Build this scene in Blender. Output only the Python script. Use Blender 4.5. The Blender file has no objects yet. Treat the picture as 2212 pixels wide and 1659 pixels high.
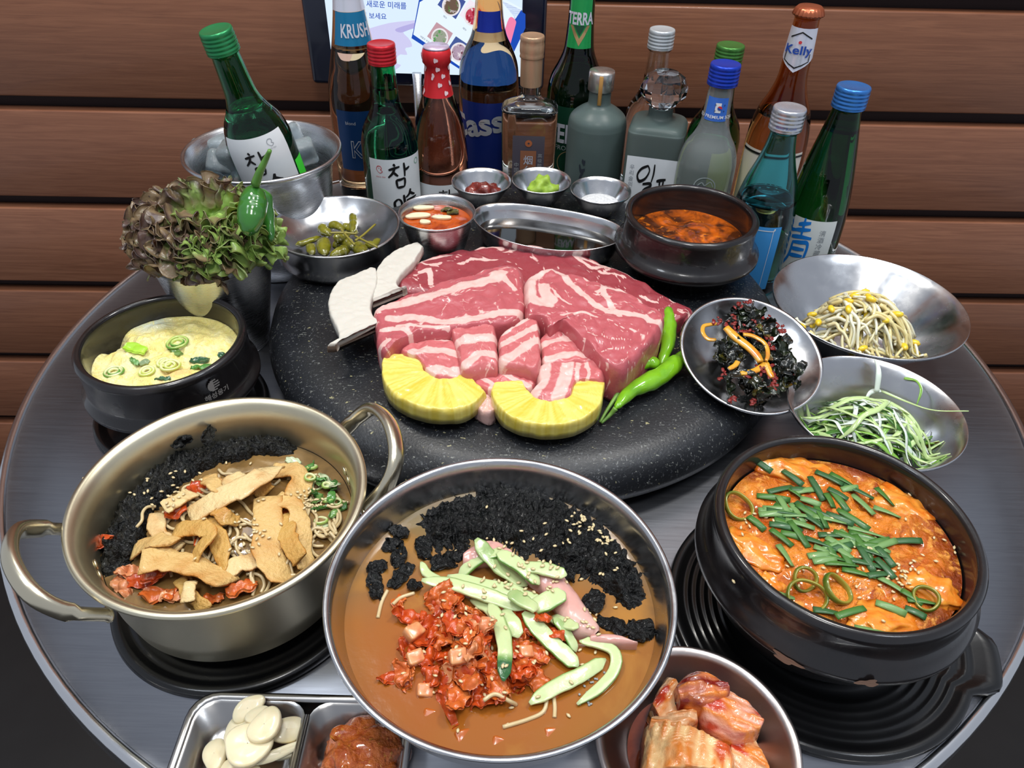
import bpy, bmesh, math, random
import numpy as np
from mathutils import Vector, Matrix

SC = bpy.context.scene
COL = SC.collection
random.seed(7)
RS = np.random.RandomState(7)
PI = math.pi

# ---------------------------------------------------------------- camera, world, lights, exposure
FPX, PITCH, ROLL, HC = 1640.0, math.radians(40.1), math.radians(1.6), 0.45
_c, _s = math.cos(ROLL), math.sin(ROLL)
_U = np.array([0, math.sin(PITCH), math.cos(PITCH)]); _F = np.array([0, math.cos(PITCH), -math.sin(PITCH)]); _R = np.array([1.0, 0, 0])
CR = _c * _R + _s * _U
CU = -_s * _R + _c * _U
cam_d = bpy.data.cameras.new('camera'); cam = bpy.data.objects.new('camera', cam_d); COL.objects.link(cam)
cam_d.sensor_fit = 'HORIZONTAL'; cam_d.sensor_width = 36; cam_d.lens = 36 * FPX / 2212; cam_d.clip_start = .01
M = Matrix(((CR[0], CU[0], -_F[0], 0), (CR[1], CU[1], -_F[1], 0), (CR[2], CU[2], -_F[2], HC), (0, 0, 0, 1)))
cam.matrix_world = M
SC.camera = cam

SC.view_settings.view_transform = 'Standard'; SC.view_settings.look = 'None'
SC.view_settings.gamma = 1; SC.view_settings.use_curve_mapping = False
SC.view_settings.exposure = 0.12
SC.cycles.max_bounces = 10; SC.cycles.transmission_bounces = 10; SC.cycles.glossy_bounces = 4; SC.cycles.diffuse_bounces = 3
SC.cycles.caustics_reflective = False; SC.cycles.caustics_refractive = False
SC.cycles.sample_clamp_indirect = 4

wd = bpy.data.worlds.new('world'); SC.world = wd; wd.use_nodes = True
wn = wd.node_tree.nodes['Background']; wn.inputs[0].default_value = (.72, .78, .9, 1); wn.inputs[1].default_value = .5

def area(name, loc, size, power, col=(1, 1, 1), tgt=(0, .5, 0), sy=None):
    d = bpy.data.lights.new(name, 'AREA'); d.energy = power; d.color = col
    d.shape = 'RECTANGLE'; d.size = size; d.size_y = sy or size
    o = bpy.data.objects.new(name, d); COL.objects.link(o); o.location = loc
    o.rotation_euler = (Vector(tgt) - Vector(loc)).to_track_quat('-Z', 'Y').to_euler()
    return o
area('ceiling_lamp', (-.55, .85, 1.75), .22, 9.5, (1, .96, .88), (-.2, .5, 0))
area('ceiling_lamp', (.65, .75, 1.75), .22, 9.5, (1, .97, .92), (.2, .5, 0))
area('ceiling_lamp', (.05, -.25, 1.75), .3, 8, (1, .98, .95), (0, .4, 0))
area('ceiling_lamp', (-.9, -.1, 1.8), .3, 5, (.85, .92, 1), (0, .4, 0))
area('ceiling_lamp', (1.0, .0, 1.8), .3, 5, (.85, .92, 1), (0, .4, 0))
area('soft_key_light', (0, .45, 2.2), 1.2, 10, (.93, .96, 1), (0, .45, 0), .8)  # added large soft key light, not a fitting of the room

# ---------------------------------------------------------------- helpers
def P(x, y, z):
    x = x - 1106.0; y = y - 829.5
    d = x / FPX * CR - y / FPX * CU + _F
    t = (HC - z) / -d[2]
    return np.array([d[0] * t, d[1] * t, z])
def PY(x, y, Y):
    x = x - 1106.0; y = y - 829.5
    d = x / FPX * CR - y / FPX * CU + _F
    t = Y / d[1]
    return np.array([d[0] * t, Y, HC + d[2] * t])
def PX(pts, z):
    if np.isscalar(z): z = [z] * len(pts)
    return np.array([P(p[0], p[1], zz) for p, zz in zip(pts, z)])
def zf(pts, s, ox, oy): return [(ox + p[0] * s, oy + p[1] * s) for p in pts]
def lin(c):
    return tuple(((v / 255) / 12.92 if v / 255 < .04045 else ((v / 255 + .055) / 1.055) ** 2.4) for v in c)
def cat(p, n, closed=False):
    p = np.array(p, float)
    if closed: q = np.vstack([p[-1], p, p[0], p[1]])
    else: q = np.vstack([2 * p[0] - p[1], p, 2 * p[-1] - p[-2]])
    m = len(q) - 3
    t = np.linspace(0, m, n, endpoint=not closed); i = np.minimum(t.astype(int), m - 1); f = (t - i)[:, None]
    a, b, c, d = q[i], q[i + 1], q[i + 2], q[i + 3]
    return .5 * ((2 * b) + (c - a) * f + (2 * a - 5 * b + 4 * c - d) * f ** 2 + (3 * b - a - 3 * c + d) * f ** 3)
def vn(p, sc=1., seed=0):
    """value noise in -1..1 at the points p (N,3)"""
    q = np.asarray(p, float) * sc + seed * 17.31
    i = np.floor(q).astype(np.int64); f = q - i; f = f * f * (3 - 2 * f)
    def h(a, b, c):
        n = (a * 73856093) ^ (b * 19349663) ^ (c * 83492791) ^ (seed * 2654435)
        n = (n ^ (n >> 13)) * 1274126177 & 0x7fffffff
        n = (n ^ (n >> 15)) & 0xffff
        return n / 32767.5 - 1
    r = 0
    for dx in (0, 1):
        for dy in (0, 1):
            for dz in (0, 1):
                w = (f[:, 0] if dx else 1 - f[:, 0]) * (f[:, 1] if dy else 1 - f[:, 1]) * (f[:, 2] if dz else 1 - f[:, 2])
                r = r + w * h(i[:, 0] + dx, i[:, 1] + dy, i[:, 2] + dz)
    return r
def fbm(p, sc, seed=0, o=3):
    return sum(vn(p, sc * 2 ** k, seed + k) / 2 ** k for k in range(o))

def thing(name, label, catg, loc=(0, 0, 0), group=None, rot=None):
    o = bpy.data.objects.new(name, None); COL.objects.link(o); o.empty_display_size = .02
    o.location = tuple(float(v) for v in loc)
    if rot is not None: o.rotation_euler = rot
    o['label'] = label; o['category'] = catg
    if group: o['group'] = group
    return o
def tag(o, label, catg, group=None):
    o['label'] = label; o['category'] = catg
    if group: o['group'] = group
    return o
def mk(name, V, F, mat, parent=None, smooth=True, world=False, attrs=None, origin=None):
    V = np.asarray(V, float)
    off = np.zeros(3)
    if world and parent is not None: off = np.array(parent.location)
    if parent is None and origin is not None: off = np.array(origin, float)
    me = bpy.data.meshes.new(name); me.from_pydata((V - off).tolist(), [], [list(map(int, f)) for f in F])
    if smooth: me.polygons.foreach_set('use_smooth', [True] * len(me.polygons))
    for k, a in (attrs or {}).items():
        a = np.asarray(a, float)
        if a.ndim == 1:
            t = me.attributes.new(k, 'FLOAT', 'POINT'); t.data.foreach_set('value', a)
        else:
            t = me.attributes.new(k, 'FLOAT_COLOR', 'POINT'); t.data.foreach_set('color', np.c_[a, np.ones(len(a))].ravel())
    for m in (mat if isinstance(mat, (list, tuple)) else [mat]): me.materials.append(m)
    me.update()
    o = bpy.data.objects.new(name, me); COL.objects.link(o)
    if parent is not None: o.parent = parent
    elif origin is not None: o.location = tuple(float(v) for v in origin)
    return o
def rev(F): return [tuple(reversed(f)) for f in F]
def join(*parts):
    V, F, n = [], [], 0
    for v, f in parts:
        V.append(np.asarray(v, float)); F += [tuple(i + n for i in g) for g in f]; n += len(v)
    return np.vstack(V), F
def grid(nu, nv, wrapu=False, wrapv=False, base=0):
    F = []
    for i in range(nu if wrapu else nu - 1):
        for j in range(nv if wrapv else nv - 1):
            a = i * nv + j; b = i * nv + (j + 1) % nv; c = ((i + 1) % nu) * nv + (j + 1) % nv; d = ((i + 1) % nu) * nv + j
            F.append((a + base, b + base, c + base, d + base))
    return F
def lathe(prof, seg=72, sy=1.0, caps=True):
    """prof: (r,z[,n]) bottom to top on the outside; n>2 squares the section"""
    p = [tuple(q) + (2,) * (3 - len(q)) for q in prof]
    a = np.arange(seg) / seg * 2 * PI + PI / seg
    V = []
    for r, z, n in p:
        f = 1 / (np.abs(np.cos(a)) ** n + np.abs(np.sin(a)) ** n) ** (1 / n)
        V.append(np.c_[r * f * np.cos(a), sy * r * f * np.sin(a), np.full(seg, z)])
    V = np.vstack(V); m = len(p)
    F = [(i * seg + j, i * seg + (j + 1) % seg, (i + 1) * seg + (j + 1) % seg, (i + 1) * seg + j) for i in range(m - 1) for j in range(seg)]
    if caps:
        F.append(tuple(reversed(range(seg)))); F.append(tuple((m - 1) * seg + j for j in range(seg)))
    return V, F
def sprof(pts, n=60):
    """smooth profile, rounding kept tight by chord-length parametrisation"""
    p = np.array([tuple(q) + (2,) * (3 - len(q)) for q in pts], float)
    return [tuple(r) for r in cat(p, n)]
def ring_norms(p):
    t = np.gradient(p, axis=0); t /= np.linalg.norm(t, axis=1)[:, None] + 1e-12
    return t
def sweep(path, ra, rb=None, seg=10, up=(0, 0, 1), twist=0, closed=False, sq=2.0):
    """tube of elliptic section: ra sideways, rb along up"""
    p = np.asarray(path, float); n = len(p)
    ra = np.broadcast_to(ra, n); rb = ra if rb is None else np.broadcast_to(rb, n)
    if closed:
        t = np.roll(p, -1, 0) - np.roll(p, 1, 0); t /= np.linalg.norm(t, axis=1)[:, None]
    else: t = ring_norms(p)
    side = np.cross(t, np.array(up, float)); ln = np.linalg.norm(side, axis=1)
    bad = ln < .15
    side[bad] = np.cross(t[bad], np.array([.3, 1, .2]))
    side /= np.linalg.norm(side, axis=1)[:, None]
    for i in range(1, n):
        if np.dot(side[i], side[i - 1]) < 0: side[i] *= -1
    w = np.cross(side, t)
    tw = np.linspace(0, 1, n) * twist if np.isscalar(twist) else twist
    s2 = side * np.cos(tw)[:, None] + w * np.sin(tw)[:, None]; w2 = -side * np.sin(tw)[:, None] + w * np.cos(tw)[:, None]
    a = np.arange(seg) / seg * 2 * PI + PI / seg
    ca = np.sign(np.cos(a)) * np.abs(np.cos(a)) ** (2 / sq); sa = np.sign(np.sin(a)) * np.abs(np.sin(a)) ** (2 / sq)
    V = (p[:, None, :] + s2[:, None, :] * (ra[:, None] * ca)[:, :, None] + w2[:, None, :] * (rb[:, None] * sa)[:, :, None]).reshape(-1, 3)
    if closed: return V, grid(n, seg, True, True)
    F = grid(n, seg, False, True)
    F.append(tuple(reversed(range(seg)))); F.append(tuple((n - 1) * seg + j for j in range(seg)))
    return V, F
def shell(G, th):
    """G (nu,nv,3) surface -> closed thin solid"""
    nu, nv, _ = G.shape
    du = np.gradient(G, axis=0); dv = np.gradient(G, axis=1)
    nn = np.cross(du, dv); nn /= np.linalg.norm(nn, axis=2)[:, :, None] + 1e-12
    th = np.asarray(th)
    if th.ndim == 2: th = th[:, :, None]
    A = (G + nn * th / 2).reshape(-1, 3); B = (G - nn * th / 2).reshape(-1, 3)
    F = grid(nu, nv); N = nu * nv
    F = rev(F) + [tuple(i + N for i in f) for f in F]
    edge = [(i * nv, (i + 1) * nv) for i in range(nu - 1)] + [((nu - 1) * nv + j, (nu - 1) * nv + j + 1) for j in range(nv - 1)] + \
           [((i + 1) * nv + nv - 1, i * nv + nv - 1) for i in range(nu - 1)] + [(j + 1, j) for j in range(nv - 1)]
    for a, b in edge: F.append((a, b, b + N, a + N))
    return np.vstack([A, B]), F
def box(x0, x1, y0, y1, z0, z1):
    V = [(x, y, z) for x in (x0, x1) for y in (y0, y1) for z in (z0, z1)]
    return np.array(V, float), [(0, 1, 3, 2), (4, 6, 7, 5), (0, 4, 5, 1), (2, 3, 7, 6), (0, 2, 6, 4), (1, 5, 7, 3)]
def bevbox(x0, x1, y0, y1, z0, z1, b=.004, s=3):
    bm = bmesh.new(); V, F = box(x0, x1, y0, y1, z0, z1)
    vs = [bm.verts.new(v) for v in V]; [bm.faces.new([vs[i] for i in f]) for f in F]
    bmesh.ops.recalc_face_normals(bm, faces=bm.faces)
    bmesh.ops.bevel(bm, geom=bm.edges[:], offset=b, segments=s, profile=.5, affect='EDGES')
    bm.verts.index_update()
    V = np.array([v.co[:] for v in bm.verts]); F = [tuple(v.index for v in f.verts) for f in bm.faces]; bm.free()
    return V, F
def rotm(ax=0, ay=0, az=0):
    return np.array((Matrix.Rotation(az, 3, 'Z') @ Matrix.Rotation(ay, 3, 'Y') @ Matrix.Rotation(ax, 3, 'X')))
def ico(sub=2):
    bm = bmesh.new(); bmesh.ops.create_icosphere(bm, subdivisions=sub, radius=1); bm.verts.index_update()
    V = np.array([v.co[:] for v in bm.verts]); F = [tuple(v.index for v in f.verts) for f in bm.faces]; bm.free()
    return V, F
ICO = {k: ico(k) for k in (1, 2, 3, 4)}
def blob(r, amp=.2, sc=2, seed=0, sub=3):
    V, F = ICO[sub]; r = np.array(r, float)
    return V * (1 + amp * fbm(V, sc, seed, 2))[:, None] * r, F

# slabs lying on a plane -------------------------------------------------
def radial_slab(outl, z0, z1, n=120, K=26, edge=.22, dome=.0, rough=.0006, seed=1, rz=160, side=.0):
    """star-shaped outline (world xy at the top) -> solid with rounded upper edge and dense top"""
    o = cat(np.array(outl)[:, :2], n, True)
    c = o.mean(0); V = []; T = []
    ks = 1 - (1 - np.linspace(0, 1, K)) ** 1.6
    for t in ks:
        xy = c + (o - c) * t
        e = max(0, (t - (1 - edge)) / edge)
        z = z1 + dome * (1 - t * t) - (z1 - z0) * .30 * (1 - math.sqrt(max(0, 1 - e * e)))
        V.append(np.c_[xy, np.full(n, z)]); T.append(np.full(n, t))
    for k, q in enumerate((.55, .3, .08, 0)):
        bul = 1 + side * (1 - q)
        V.append(np.c_[c + (o - c) * bul * (1.0 if k < 3 else .985), np.full(n, z0 + (z1 - z0) * q)]); T.append(np.full(n, 1.))
    V = np.vstack(V)
    nz = fbm(V, rz, seed) * rough
    V[:, 2] += np.where(V[:, 2] > z0 + .001, nz * 1.5, 0); V[:, 0] += vn(V, rz * .6, seed + 5) * rough; V[:, 1] += vn(V, rz * .6, seed + 9) * rough
    m = K + 4
    F = rev(grid(m, n, False, True)); F = rev(F)
    F.append(tuple((m - 1) * n + j for j in range(n)))
    return V, [tuple(f) for f in F]
def rail_slab(A, B, z0, z1, n=90, m=26, dome=.0, edge=.12, rough=.0005, seed=1, rz=160, zfun=None):
    """A and B: matching rails (world xy), top solid between them"""
    A = cat(np.array(A)[:, :2], n); B = cat(np.array(B)[:, :2], n)
    s = np.linspace(0, 1, m); s = .5 - .5 * np.cos(s * PI)
    G = np.zeros((n, m + 4, 3)); h = z1 - z0
    for j in range(m):
        xy = A + (B - A) * s[j]
        d = min(s[j], 1 - s[j]); e = max(0, 1 - d / edge)
        z = z1 + dome * (1 - (2 * s[j] - 1) ** 2) - h * .35 * (1 - math.sqrt(max(0, 1 - e * e)))
        G[:, j + 2, :2] = xy; G[:, j + 2, 2] = z
    for k, q in ((1, .4), (0, 0)):
        G[:, k, :2] = A; G[:, k, 2] = z0 + h * q
        G[:, m + 3 - k, :2] = B; G[:, m + 3 - k, 2] = z0 + h * q
    tt = np.linspace(0, 1, n)
    ee = np.clip(1 - np.minimum(tt, 1 - tt) / .03, 0, 1)
    G[:, 2:-2, 2] -= (h * .35 * (1 - np.sqrt(1 - ee ** 2)))[:, None]
    V = G.reshape(-1, 3)
    if zfun is not None: V[:, 2] += zfun(V) * (V[:, 2] > z0 + h * .3)
    q = (V[:, 2] > z0 + .0008)
    V[:, 2] += q * fbm(V, rz, seed) * rough * 1.5; V[:, :2] += np.c_[vn(V, rz * .6, seed + 4), vn(V, rz * .6, seed + 8)] * rough
    M2 = m + 4
    F = grid(n, M2)
    F.append(tuple(range(M2))); F.append(tuple((n - 1) * M2 + j for j in reversed(range(M2))))
    for i in range(n - 1): F.append((i * M2, (i + 1) * M2, (i + 1) * M2 + M2 - 1, i * M2 + M2 - 1))
    return V, F
def dpoly(V, line):
    """distance in the plane to a polyline (world)"""
    p = V[:, :2]; best = np.full(len(p), 9.)
    for a, b in zip(line[:-1], line[1:]):
        a = np.array(a[:2]); b = np.array(b[:2]); ab = b - a
        t = np.clip(((p - a) @ ab) / (ab @ ab + 1e-12), 0, 1)
        best = np.minimum(best, np.linalg.norm(p - a - t[:, None] * ab, axis=1))
    return best

# ---------------------------------------------------------------- materials
MATS = {}
def mat(name, base=(128, 128, 128), rough=.5, metal=0., trans=0., ior=1.45, emis=0., coat=0., sss=0., bump=None, vary=None, attr=None,
        spec=.5, rvary=None, ani=0., fat=None, stretch=None, alpha=1.):
    if name in MATS: return MATS[name]
    m = bpy.data.materials.new(name); m.use_nodes = True; nt = m.node_tree; N = nt.nodes; L = nt.links
    b = N['Principled BSDF']; I = b.inputs
    I['Base Color'].default_value = (*lin(base), 1); I['Roughness'].default_value = rough; I['Metallic'].default_value = metal
    I['Transmission Weight'].default_value = trans; I['IOR'].default_value = ior; I['Coat Weight'].default_value = coat; I['Coat Roughness'].default_value = .08
    I['Specular IOR Level'].default_value = spec
    if sss: I['Subsurface Weight'].default_value = sss; I['Subsurface Radius'].default_value = (.006, .003, .002); I['Subsurface Scale'].default_value = 1
    if ani: I['Anisotropic'].default_value = ani
    tc = N.new('ShaderNodeTexCoord').outputs['Object']
    if stretch:
        mp = N.new('ShaderNodeMapping'); mp.inputs['Scale'].default_value = stretch; L.new(tc, mp.inputs[0]); tc = mp.outputs[0]
    def noise(sc, det=4, dist=0, rg=.55):
        n = N.new('ShaderNodeTexNoise'); n.inputs['Scale'].default_value = sc; n.inputs['Detail'].default_value = det
        n.inputs['Distortion'].default_value = dist; n.inputs['Roughness'].default_value = rg; L.new(tc, n.inputs['Vector']); return n.outputs[0]
    def ramp(src, lo, hi):
        r = N.new('ShaderNodeMapRange'); r.inputs[1].default_value = lo; r.inputs[2].default_value = hi; L.new(src, r.inputs[0]); return r.outputs[0]
    def mix(fac, c1, c2, mode='MIX'):
        x = N.new('ShaderNodeMix'); x.data_type = 'RGBA'; x.blend_type = mode
        for v, i in ((fac, 0), (c1, 6), (c2, 7)):
            if isinstance(v, (tuple, list)): x.inputs[i].default_value = (*v[:3], 1)
            elif isinstance(v, (int, float)): x.inputs[i].default_value = v
            else: L.new(v, x.inputs[i])
        return x.outputs[2]
    cur = lin(base)
    if attr:
        a = N.new('ShaderNodeAttribute'); a.attribute_name = attr; cur = a.outputs['Color']
    if fat:   # (fat colour, noise scale, noise amount, softness)
        a = N.new('ShaderNodeAttribute'); a.attribute_name = 'fat'
        ad = N.new('ShaderNodeMath'); ad.operation = 'MULTIPLY_ADD'; L.new(noise(fat[1], 6, .6, .65), ad.inputs[0]); ad.inputs[1].default_value = fat[2]; L.new(a.outputs['Fac'], ad.inputs[2])
        cur = mix(ramp(ad.outputs[0], .5 + fat[2] / 2 - fat[3], .5 + fat[2] / 2 + fat[3]), cur, lin(fat[0]))
    for v in (vary or []):   # (scale, colour, lo, hi, [distortion])
        cur = mix(ramp(noise(v[0], 5, v[4] if len(v) > 4 else 0), v[2], v[3]), cur, lin(v[1]))
    if not isinstance(cur, tuple): L.new(cur, I['Base Color'])
    if rvary: 
        r = N.new('ShaderNodeMapRange'); r.inputs[1].default_value = .3; r.inputs[2].default_value = .7; r.inputs[3].default_value = rvary[1]; r.inputs[4].default_value = rvary[2]
        L.new(noise(rvary[0]), r.inputs[0]); L.new(r.outputs[0], I['Roughness'])
    if bump:
        bn = N.new('ShaderNodeBump'); bn.inputs['Strength'].default_value = bump[1]; bn.inputs['Distance'].default_value = bump[2] if len(bump) > 2 else .001
        L.new(noise(bump[0], 5), bn.inputs['Height']); L.new(bn.outputs[0], I['Normal'])
    if emis:
        I['Emission Strength'].default_value = emis
        if isinstance(cur, tuple): I['Emission Color'].default_value = (*cur, 1)
        else: L.new(cur, I['Emission Color'])
        I['Base Color'].default_value = (0, 0, 0, 1)
        for l in list(I['Base Color'].links): L.remove(l)
    MATS[name] = m
    return m
STEEL = mat('steel', (205, 206, 208), .22, 1, rvary=(60, .16, .3), bump=(900, .04, .0002))
STEELB = mat('steel_brushed', (196, 197, 200), .3, 1, stretch=(1, 1, 40), bump=(60, .12, .0003), rvary=(40, .2, .36))
ALU = mat('anodised_aluminium', (222, 214, 188), .34, 1, bump=(700, .08, .0003), vary=[(14, (210, 200, 172), .4, .7)])
BLACKC = mat('black_stoneware', (24, 21, 22), .28, 0, coat=.5, bump=(220, .15, .0006), vary=[(25, (38, 30, 28), .5, .8)], rvary=(30, .2, .42))
BLACKP = mat('black_plastic', (14, 14, 15), .22, 0, coat=.3, bump=(800, .06, .0003), rvary=(12, .18, .34))
WHITE = mat('label_paper', (232, 236, 238), .45, vary=[(40, (224, 229, 232), .4, .7)])
INK = mat('black_ink', (18, 18, 20), .5)
SILVER = mat('silver_print', (205, 208, 212), .35, .6)
# ---------------------------------------------------------------- the room
def struct(o, k='structure'): o['kind'] = k; return o
WOOD = [mat('stained_wood_%s' % n, c, .42, coat=.12, stretch=(1.2, 8, 26), vary=[(5, d, .35, .75, 1.5), (22, e, .6, .95)], bump=(14, .2, .0008))
        for n, c, d, e in (('a', (146, 96, 70), (122, 76, 54), (96, 60, 44)), ('b', (154, 102, 74), (128, 80, 56), (102, 64, 46)), ('c', (138, 90, 64), (116, 72, 50), (90, 56, 40)))]
GAPM = mat('dark_backing', (44, 26, 24), .7, bump=(30, .2))
wall = thing('wall_back', 'x', 'x', (0, 1.085, 0), rot=(0, 0, math.radians(1.5)))
del wall['label'], wall['category']; struct(wall)
mk('backing_board', *box(-1.6, 1.6, .0, .03, -.72, 1.0), GAPM, wall, smooth=False)
gz = [.445, .347, .2025, .0495, -.0975, -.2535, -.4, -.55, -.70]
gz = [.205 + .1505 * k for k in range(5, -7, -1)]
for i in range(len(gz) - 1):
    z1 = gz[i] - .0095; z0 = gz[i + 1] + .0095
    mk('plank', *bevbox(-1.6, 1.6, -.022, -.001, z0, z1, .0025, 2), WOOD[i % 3], wall)
fl = struct(mk('floor', *box(-1.6, 1.6, -1.2, 1.1, -.75, -.72), mat('dark_floor', (30, 28, 28), .5, vary=[(6, (22, 20, 20), .4, .7)], bump=(20, .1)), smooth=False))

# ---------------------------------------------------------------- table
TX, TY, TR = .011, .575, .447
TSTEEL = mat('table_steel', (150, 152, 158), .36, 1, stretch=(1, 30, 1), bump=(60, .05, .0002), rvary=(20, .33, .40), vary=[(30, (142, 144, 150), .4, .7)])
tb = thing('round_table', 'round brushed steel restaurant table with a bright rim carrying all the dishes', 'table', (TX, TY, -.72))
mk('tabletop', *lathe([(TR - .01, .695), (TR - .002, .7), (TR - .0065, .7175), (TR - .007, .72), (.3, .72), (.1, .72), (.02, .72)], 160), TSTEEL, tb)
mk('rim', *lathe([(TR - .0068, .7185), (TR - .0055, .7218), (TR - .003, .7228), (TR, .7215), (TR + .0015, .717), (TR + .0015, .70), (TR - .001, .698), (TR - .0068, .70)], 160, caps=False), mat('polished_rim', (225, 226, 228), .18, 1, bump=(200, .05)), tb)
mk('pedestal', *lathe([(.03, .0), (.03, .69)], 32), STEELB, tb)
mk('base', *lathe([(.26, 0.001), (.26, .012), (.2, .02), (.04, .035)], 64), BLACKP, tb)

# ---------------------------------------------------------------- stone griddle slab
SX, SY, SR, SH = .012, .612, .243, .05
def speckle():
    m = bpy.data.materials.new('speckled_stone'); m.use_nodes = True; N = m.node_tree.nodes; L = m.node_tree.links; b = N['Principled BSDF']
    tc = N.new('ShaderNodeTexCoord').outputs['Object']
    def fleck(sc, st, ang, lo, hi):
        mp = N.new('ShaderNodeMapping'); mp.inputs['Scale'].default_value = st; mp.inputs['Rotation'].default_value = (0, 0, ang); L.new(tc, mp.inputs[0])
        n = N.new('ShaderNodeTexNoise'); n.inputs['Scale'].default_value = sc; n.inputs['Detail'].default_value = 2; n.inputs['Roughness'].default_value = .7; L.new(mp.outputs[0], n.inputs['Vector'])
        r = N.new('ShaderNodeMapRange'); r.inputs[1].default_value = lo; r.inputs[2].default_value = hi; L.new(n.outputs[0], r.inputs[0]); return r.outputs[0]
    cur = None
    col = lin((27, 29, 33))
    for sc, st, ang, lo, hi, c in ((170, (1, 3.0, 1), .5, .665, .70, (128, 130, 124)), (190, (2.8, 1, 1), -.4, .67, .71, (112, 114, 112)), (130, (1, 2, 1), 1.1, .69, .72, (158, 152, 112)), (420, (1, 1, 1), 0, .62, .7, (84, 86, 90))):
        x = N.new('ShaderNodeMix'); x.data_type = 'RGBA'; L.new(fleck(sc, st, ang, lo, hi), x.inputs[0])
        if cur is None: x.inputs[6].default_value = (*col, 1)
        else: L.new(cur, x.inputs[6])
        x.inputs[7].default_value = (*lin(c), 1); cur = x.outputs[2]
    L.new(cur, b.inputs['Base Color']); b.inputs['Roughness'].default_value = .4
    n = N.new('ShaderNodeTexNoise'); n.inputs['Scale'].default_value = 500; n.inputs['Detail'].default_value = 3; L.new(tc, n.inputs['Vector'])
    bn = N.new('ShaderNodeBump'); bn.inputs['Strength'].default_value = .35; bn.inputs['Distance'].default_value = .0006; L.new(n.outputs[0], bn.inputs['Height']); L.new(bn.outputs[0], b.inputs['Normal'])
    return m
st = thing('stone_griddle', 'large round black speckled stone plate in the centre carrying the raw meat', 'griddle', (SX, SY, 0))
pr = [(SR - .03, .0), (SR - .012, .006), (SR - .003, .016), (SR, .026), (SR - .004, .037), (SR - .012, .045), (SR - .026, .0495), (SR - .045, SH), (SR * .6, SH), (SR * .3, SH), (.01, SH)]
V, F = lathe(pr, 180)
a = np.arctan2(V[:, 1], V[:, 0]); r = np.hypot(V[:, 0], V[:, 1])
sp_a = math.atan2(P(838, 975, .03)[1] - SY, P(838, 975, .03)[0] - SX)
bulge = .010 * np.exp(-((a - sp_a) / .13) ** 2) * (r > SR * .8)
dip = .012 * np.exp(-((a - sp_a) / .11) ** 2) * np.clip((r - SR * .84) / (SR * .1), 0, 1) * (V[:, 2] > .03)
V[:, 0] += np.cos(a) * bulge; V[:, 1] += np.sin(a) * bulge; V[:, 2] -= dip
mk('stone_plate', V, F, speckle(), st)

# ---------------------------------------------------------------- vessels
def vessel(name, label, catg, x, y, z, outer, inner, m, seg=96, part='bowl_body', rot=None):
    t = thing(name, label, catg, (x, y, z), rot=rot)
    mk(part, *lathe(list(outer) + list(reversed(inner)), seg), m, t)
    return t
def bowlprof(R, h, rb, lip=.0035, p=1.0, n=14, th=.0012, foot=.0):
    """conical / curved steel bowl with rolled lip; R counts the lip"""
    out, inn = [(rb * .9, 0), (rb, .001)], []
    for k in range(n + 1):
        t = k / n; r = rb + (R - lip - rb) * (t ** p); out.append((r, .002 + (h - .003) * t))
        inn.append((r - th, .002 + th + (h - .003) * t))
    out += [(R - lip * .25, h - .0025), (R, h - .0008), (R - lip * .3, h + .0004), (R - lip * .9, h)]
    return out, [(.002, .003 + th), (rb * .85, .0032 + th)] + inn[1:-1]
def tbent(R, h, rb, **k):
    o, i = bowlprof(R, h, rb, **k); return o, i

# yellow-ish aluminium noodle pot
PXc, PYc = -.179, .314
t = vessel('noodle_pot', 'pale gold aluminium pot with two loop handles at the left', 'pot', PXc, PYc, .012,
           [(.062, 0), (.068, .002), (.0755, .012), (.0785, .03), (.0805, .066), (.083, .0715), (.0875, .0745), (.0897, .0775), (.0895, .0795), (.0875, .0802), (.0855, .0796)],
           [(.002, .003), (.06, .003), (.0665, .006), (.0735, .014), (.0768, .03), (.0785, .067), (.0805, .0725), (.083, .0772)], ALU, 128, 'pot_body')
for (p1, p2, mid) in (((140, 1120), (235, 1310), (52, 1190)), ((742, 915), (778, 1085), (836, 930))):
    A = P(*p1, .082) - (PXc, PYc, 0); B = P(*p2, .082) - (PXc, PYc, 0)
    aa, ab = math.atan2(A[1], A[0]), math.atan2(B[1], B[0])
    if ab - aa > PI: ab -= 2 * PI
    if aa - ab > PI: ab += 2 * PI
    am = (aa + ab) / 2; hw = .40
    d = np.array([math.cos(am), math.sin(am), 0]); sd = np.array([-d[1], d[0], 0])
    pts = [d * .079 - sd * .036 + (0, 0, .061), d * .083 - sd * .036 + (0, 0, .064), d * .097 - sd * .034 + (0, 0, .077), d * .107 - sd * .024 + (0, 0, .090),
           d * .111 + (0, 0, .095), d * .107 + sd * .024 + (0, 0, .090), d * .097 + sd * .034 + (0, 0, .077), d * .083 + sd * .036 + (0, 0, .064), d * .079 + sd * .036 + (0, 0, .061)]
    mk('handle', *sweep(cat(pts, 44), .0056, .0038, 12, sq=2.6, up=tuple(d * .7 + np.array([0, 0, .7]))), mat('handle_metal', (226, 216, 190), .26, 1, bump=(150, .12, .0004)), t)
    for s in (-.06, .06):
        for q in (am,):
            c = np.array([math.cos(q + s), math.sin(q + s), 0]) * .0775; 
            V, F = blob((.0035, .0035, .0035), 0, 1, 0, 2); V[:, :2] *= 1
            R3 = rotm(0, PI / 2, q + s); V[:, 2] *= .28; V = V @ R3.T + c + (0, 0, .060)
            mk('rivet', V, F, ALU, t)

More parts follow.
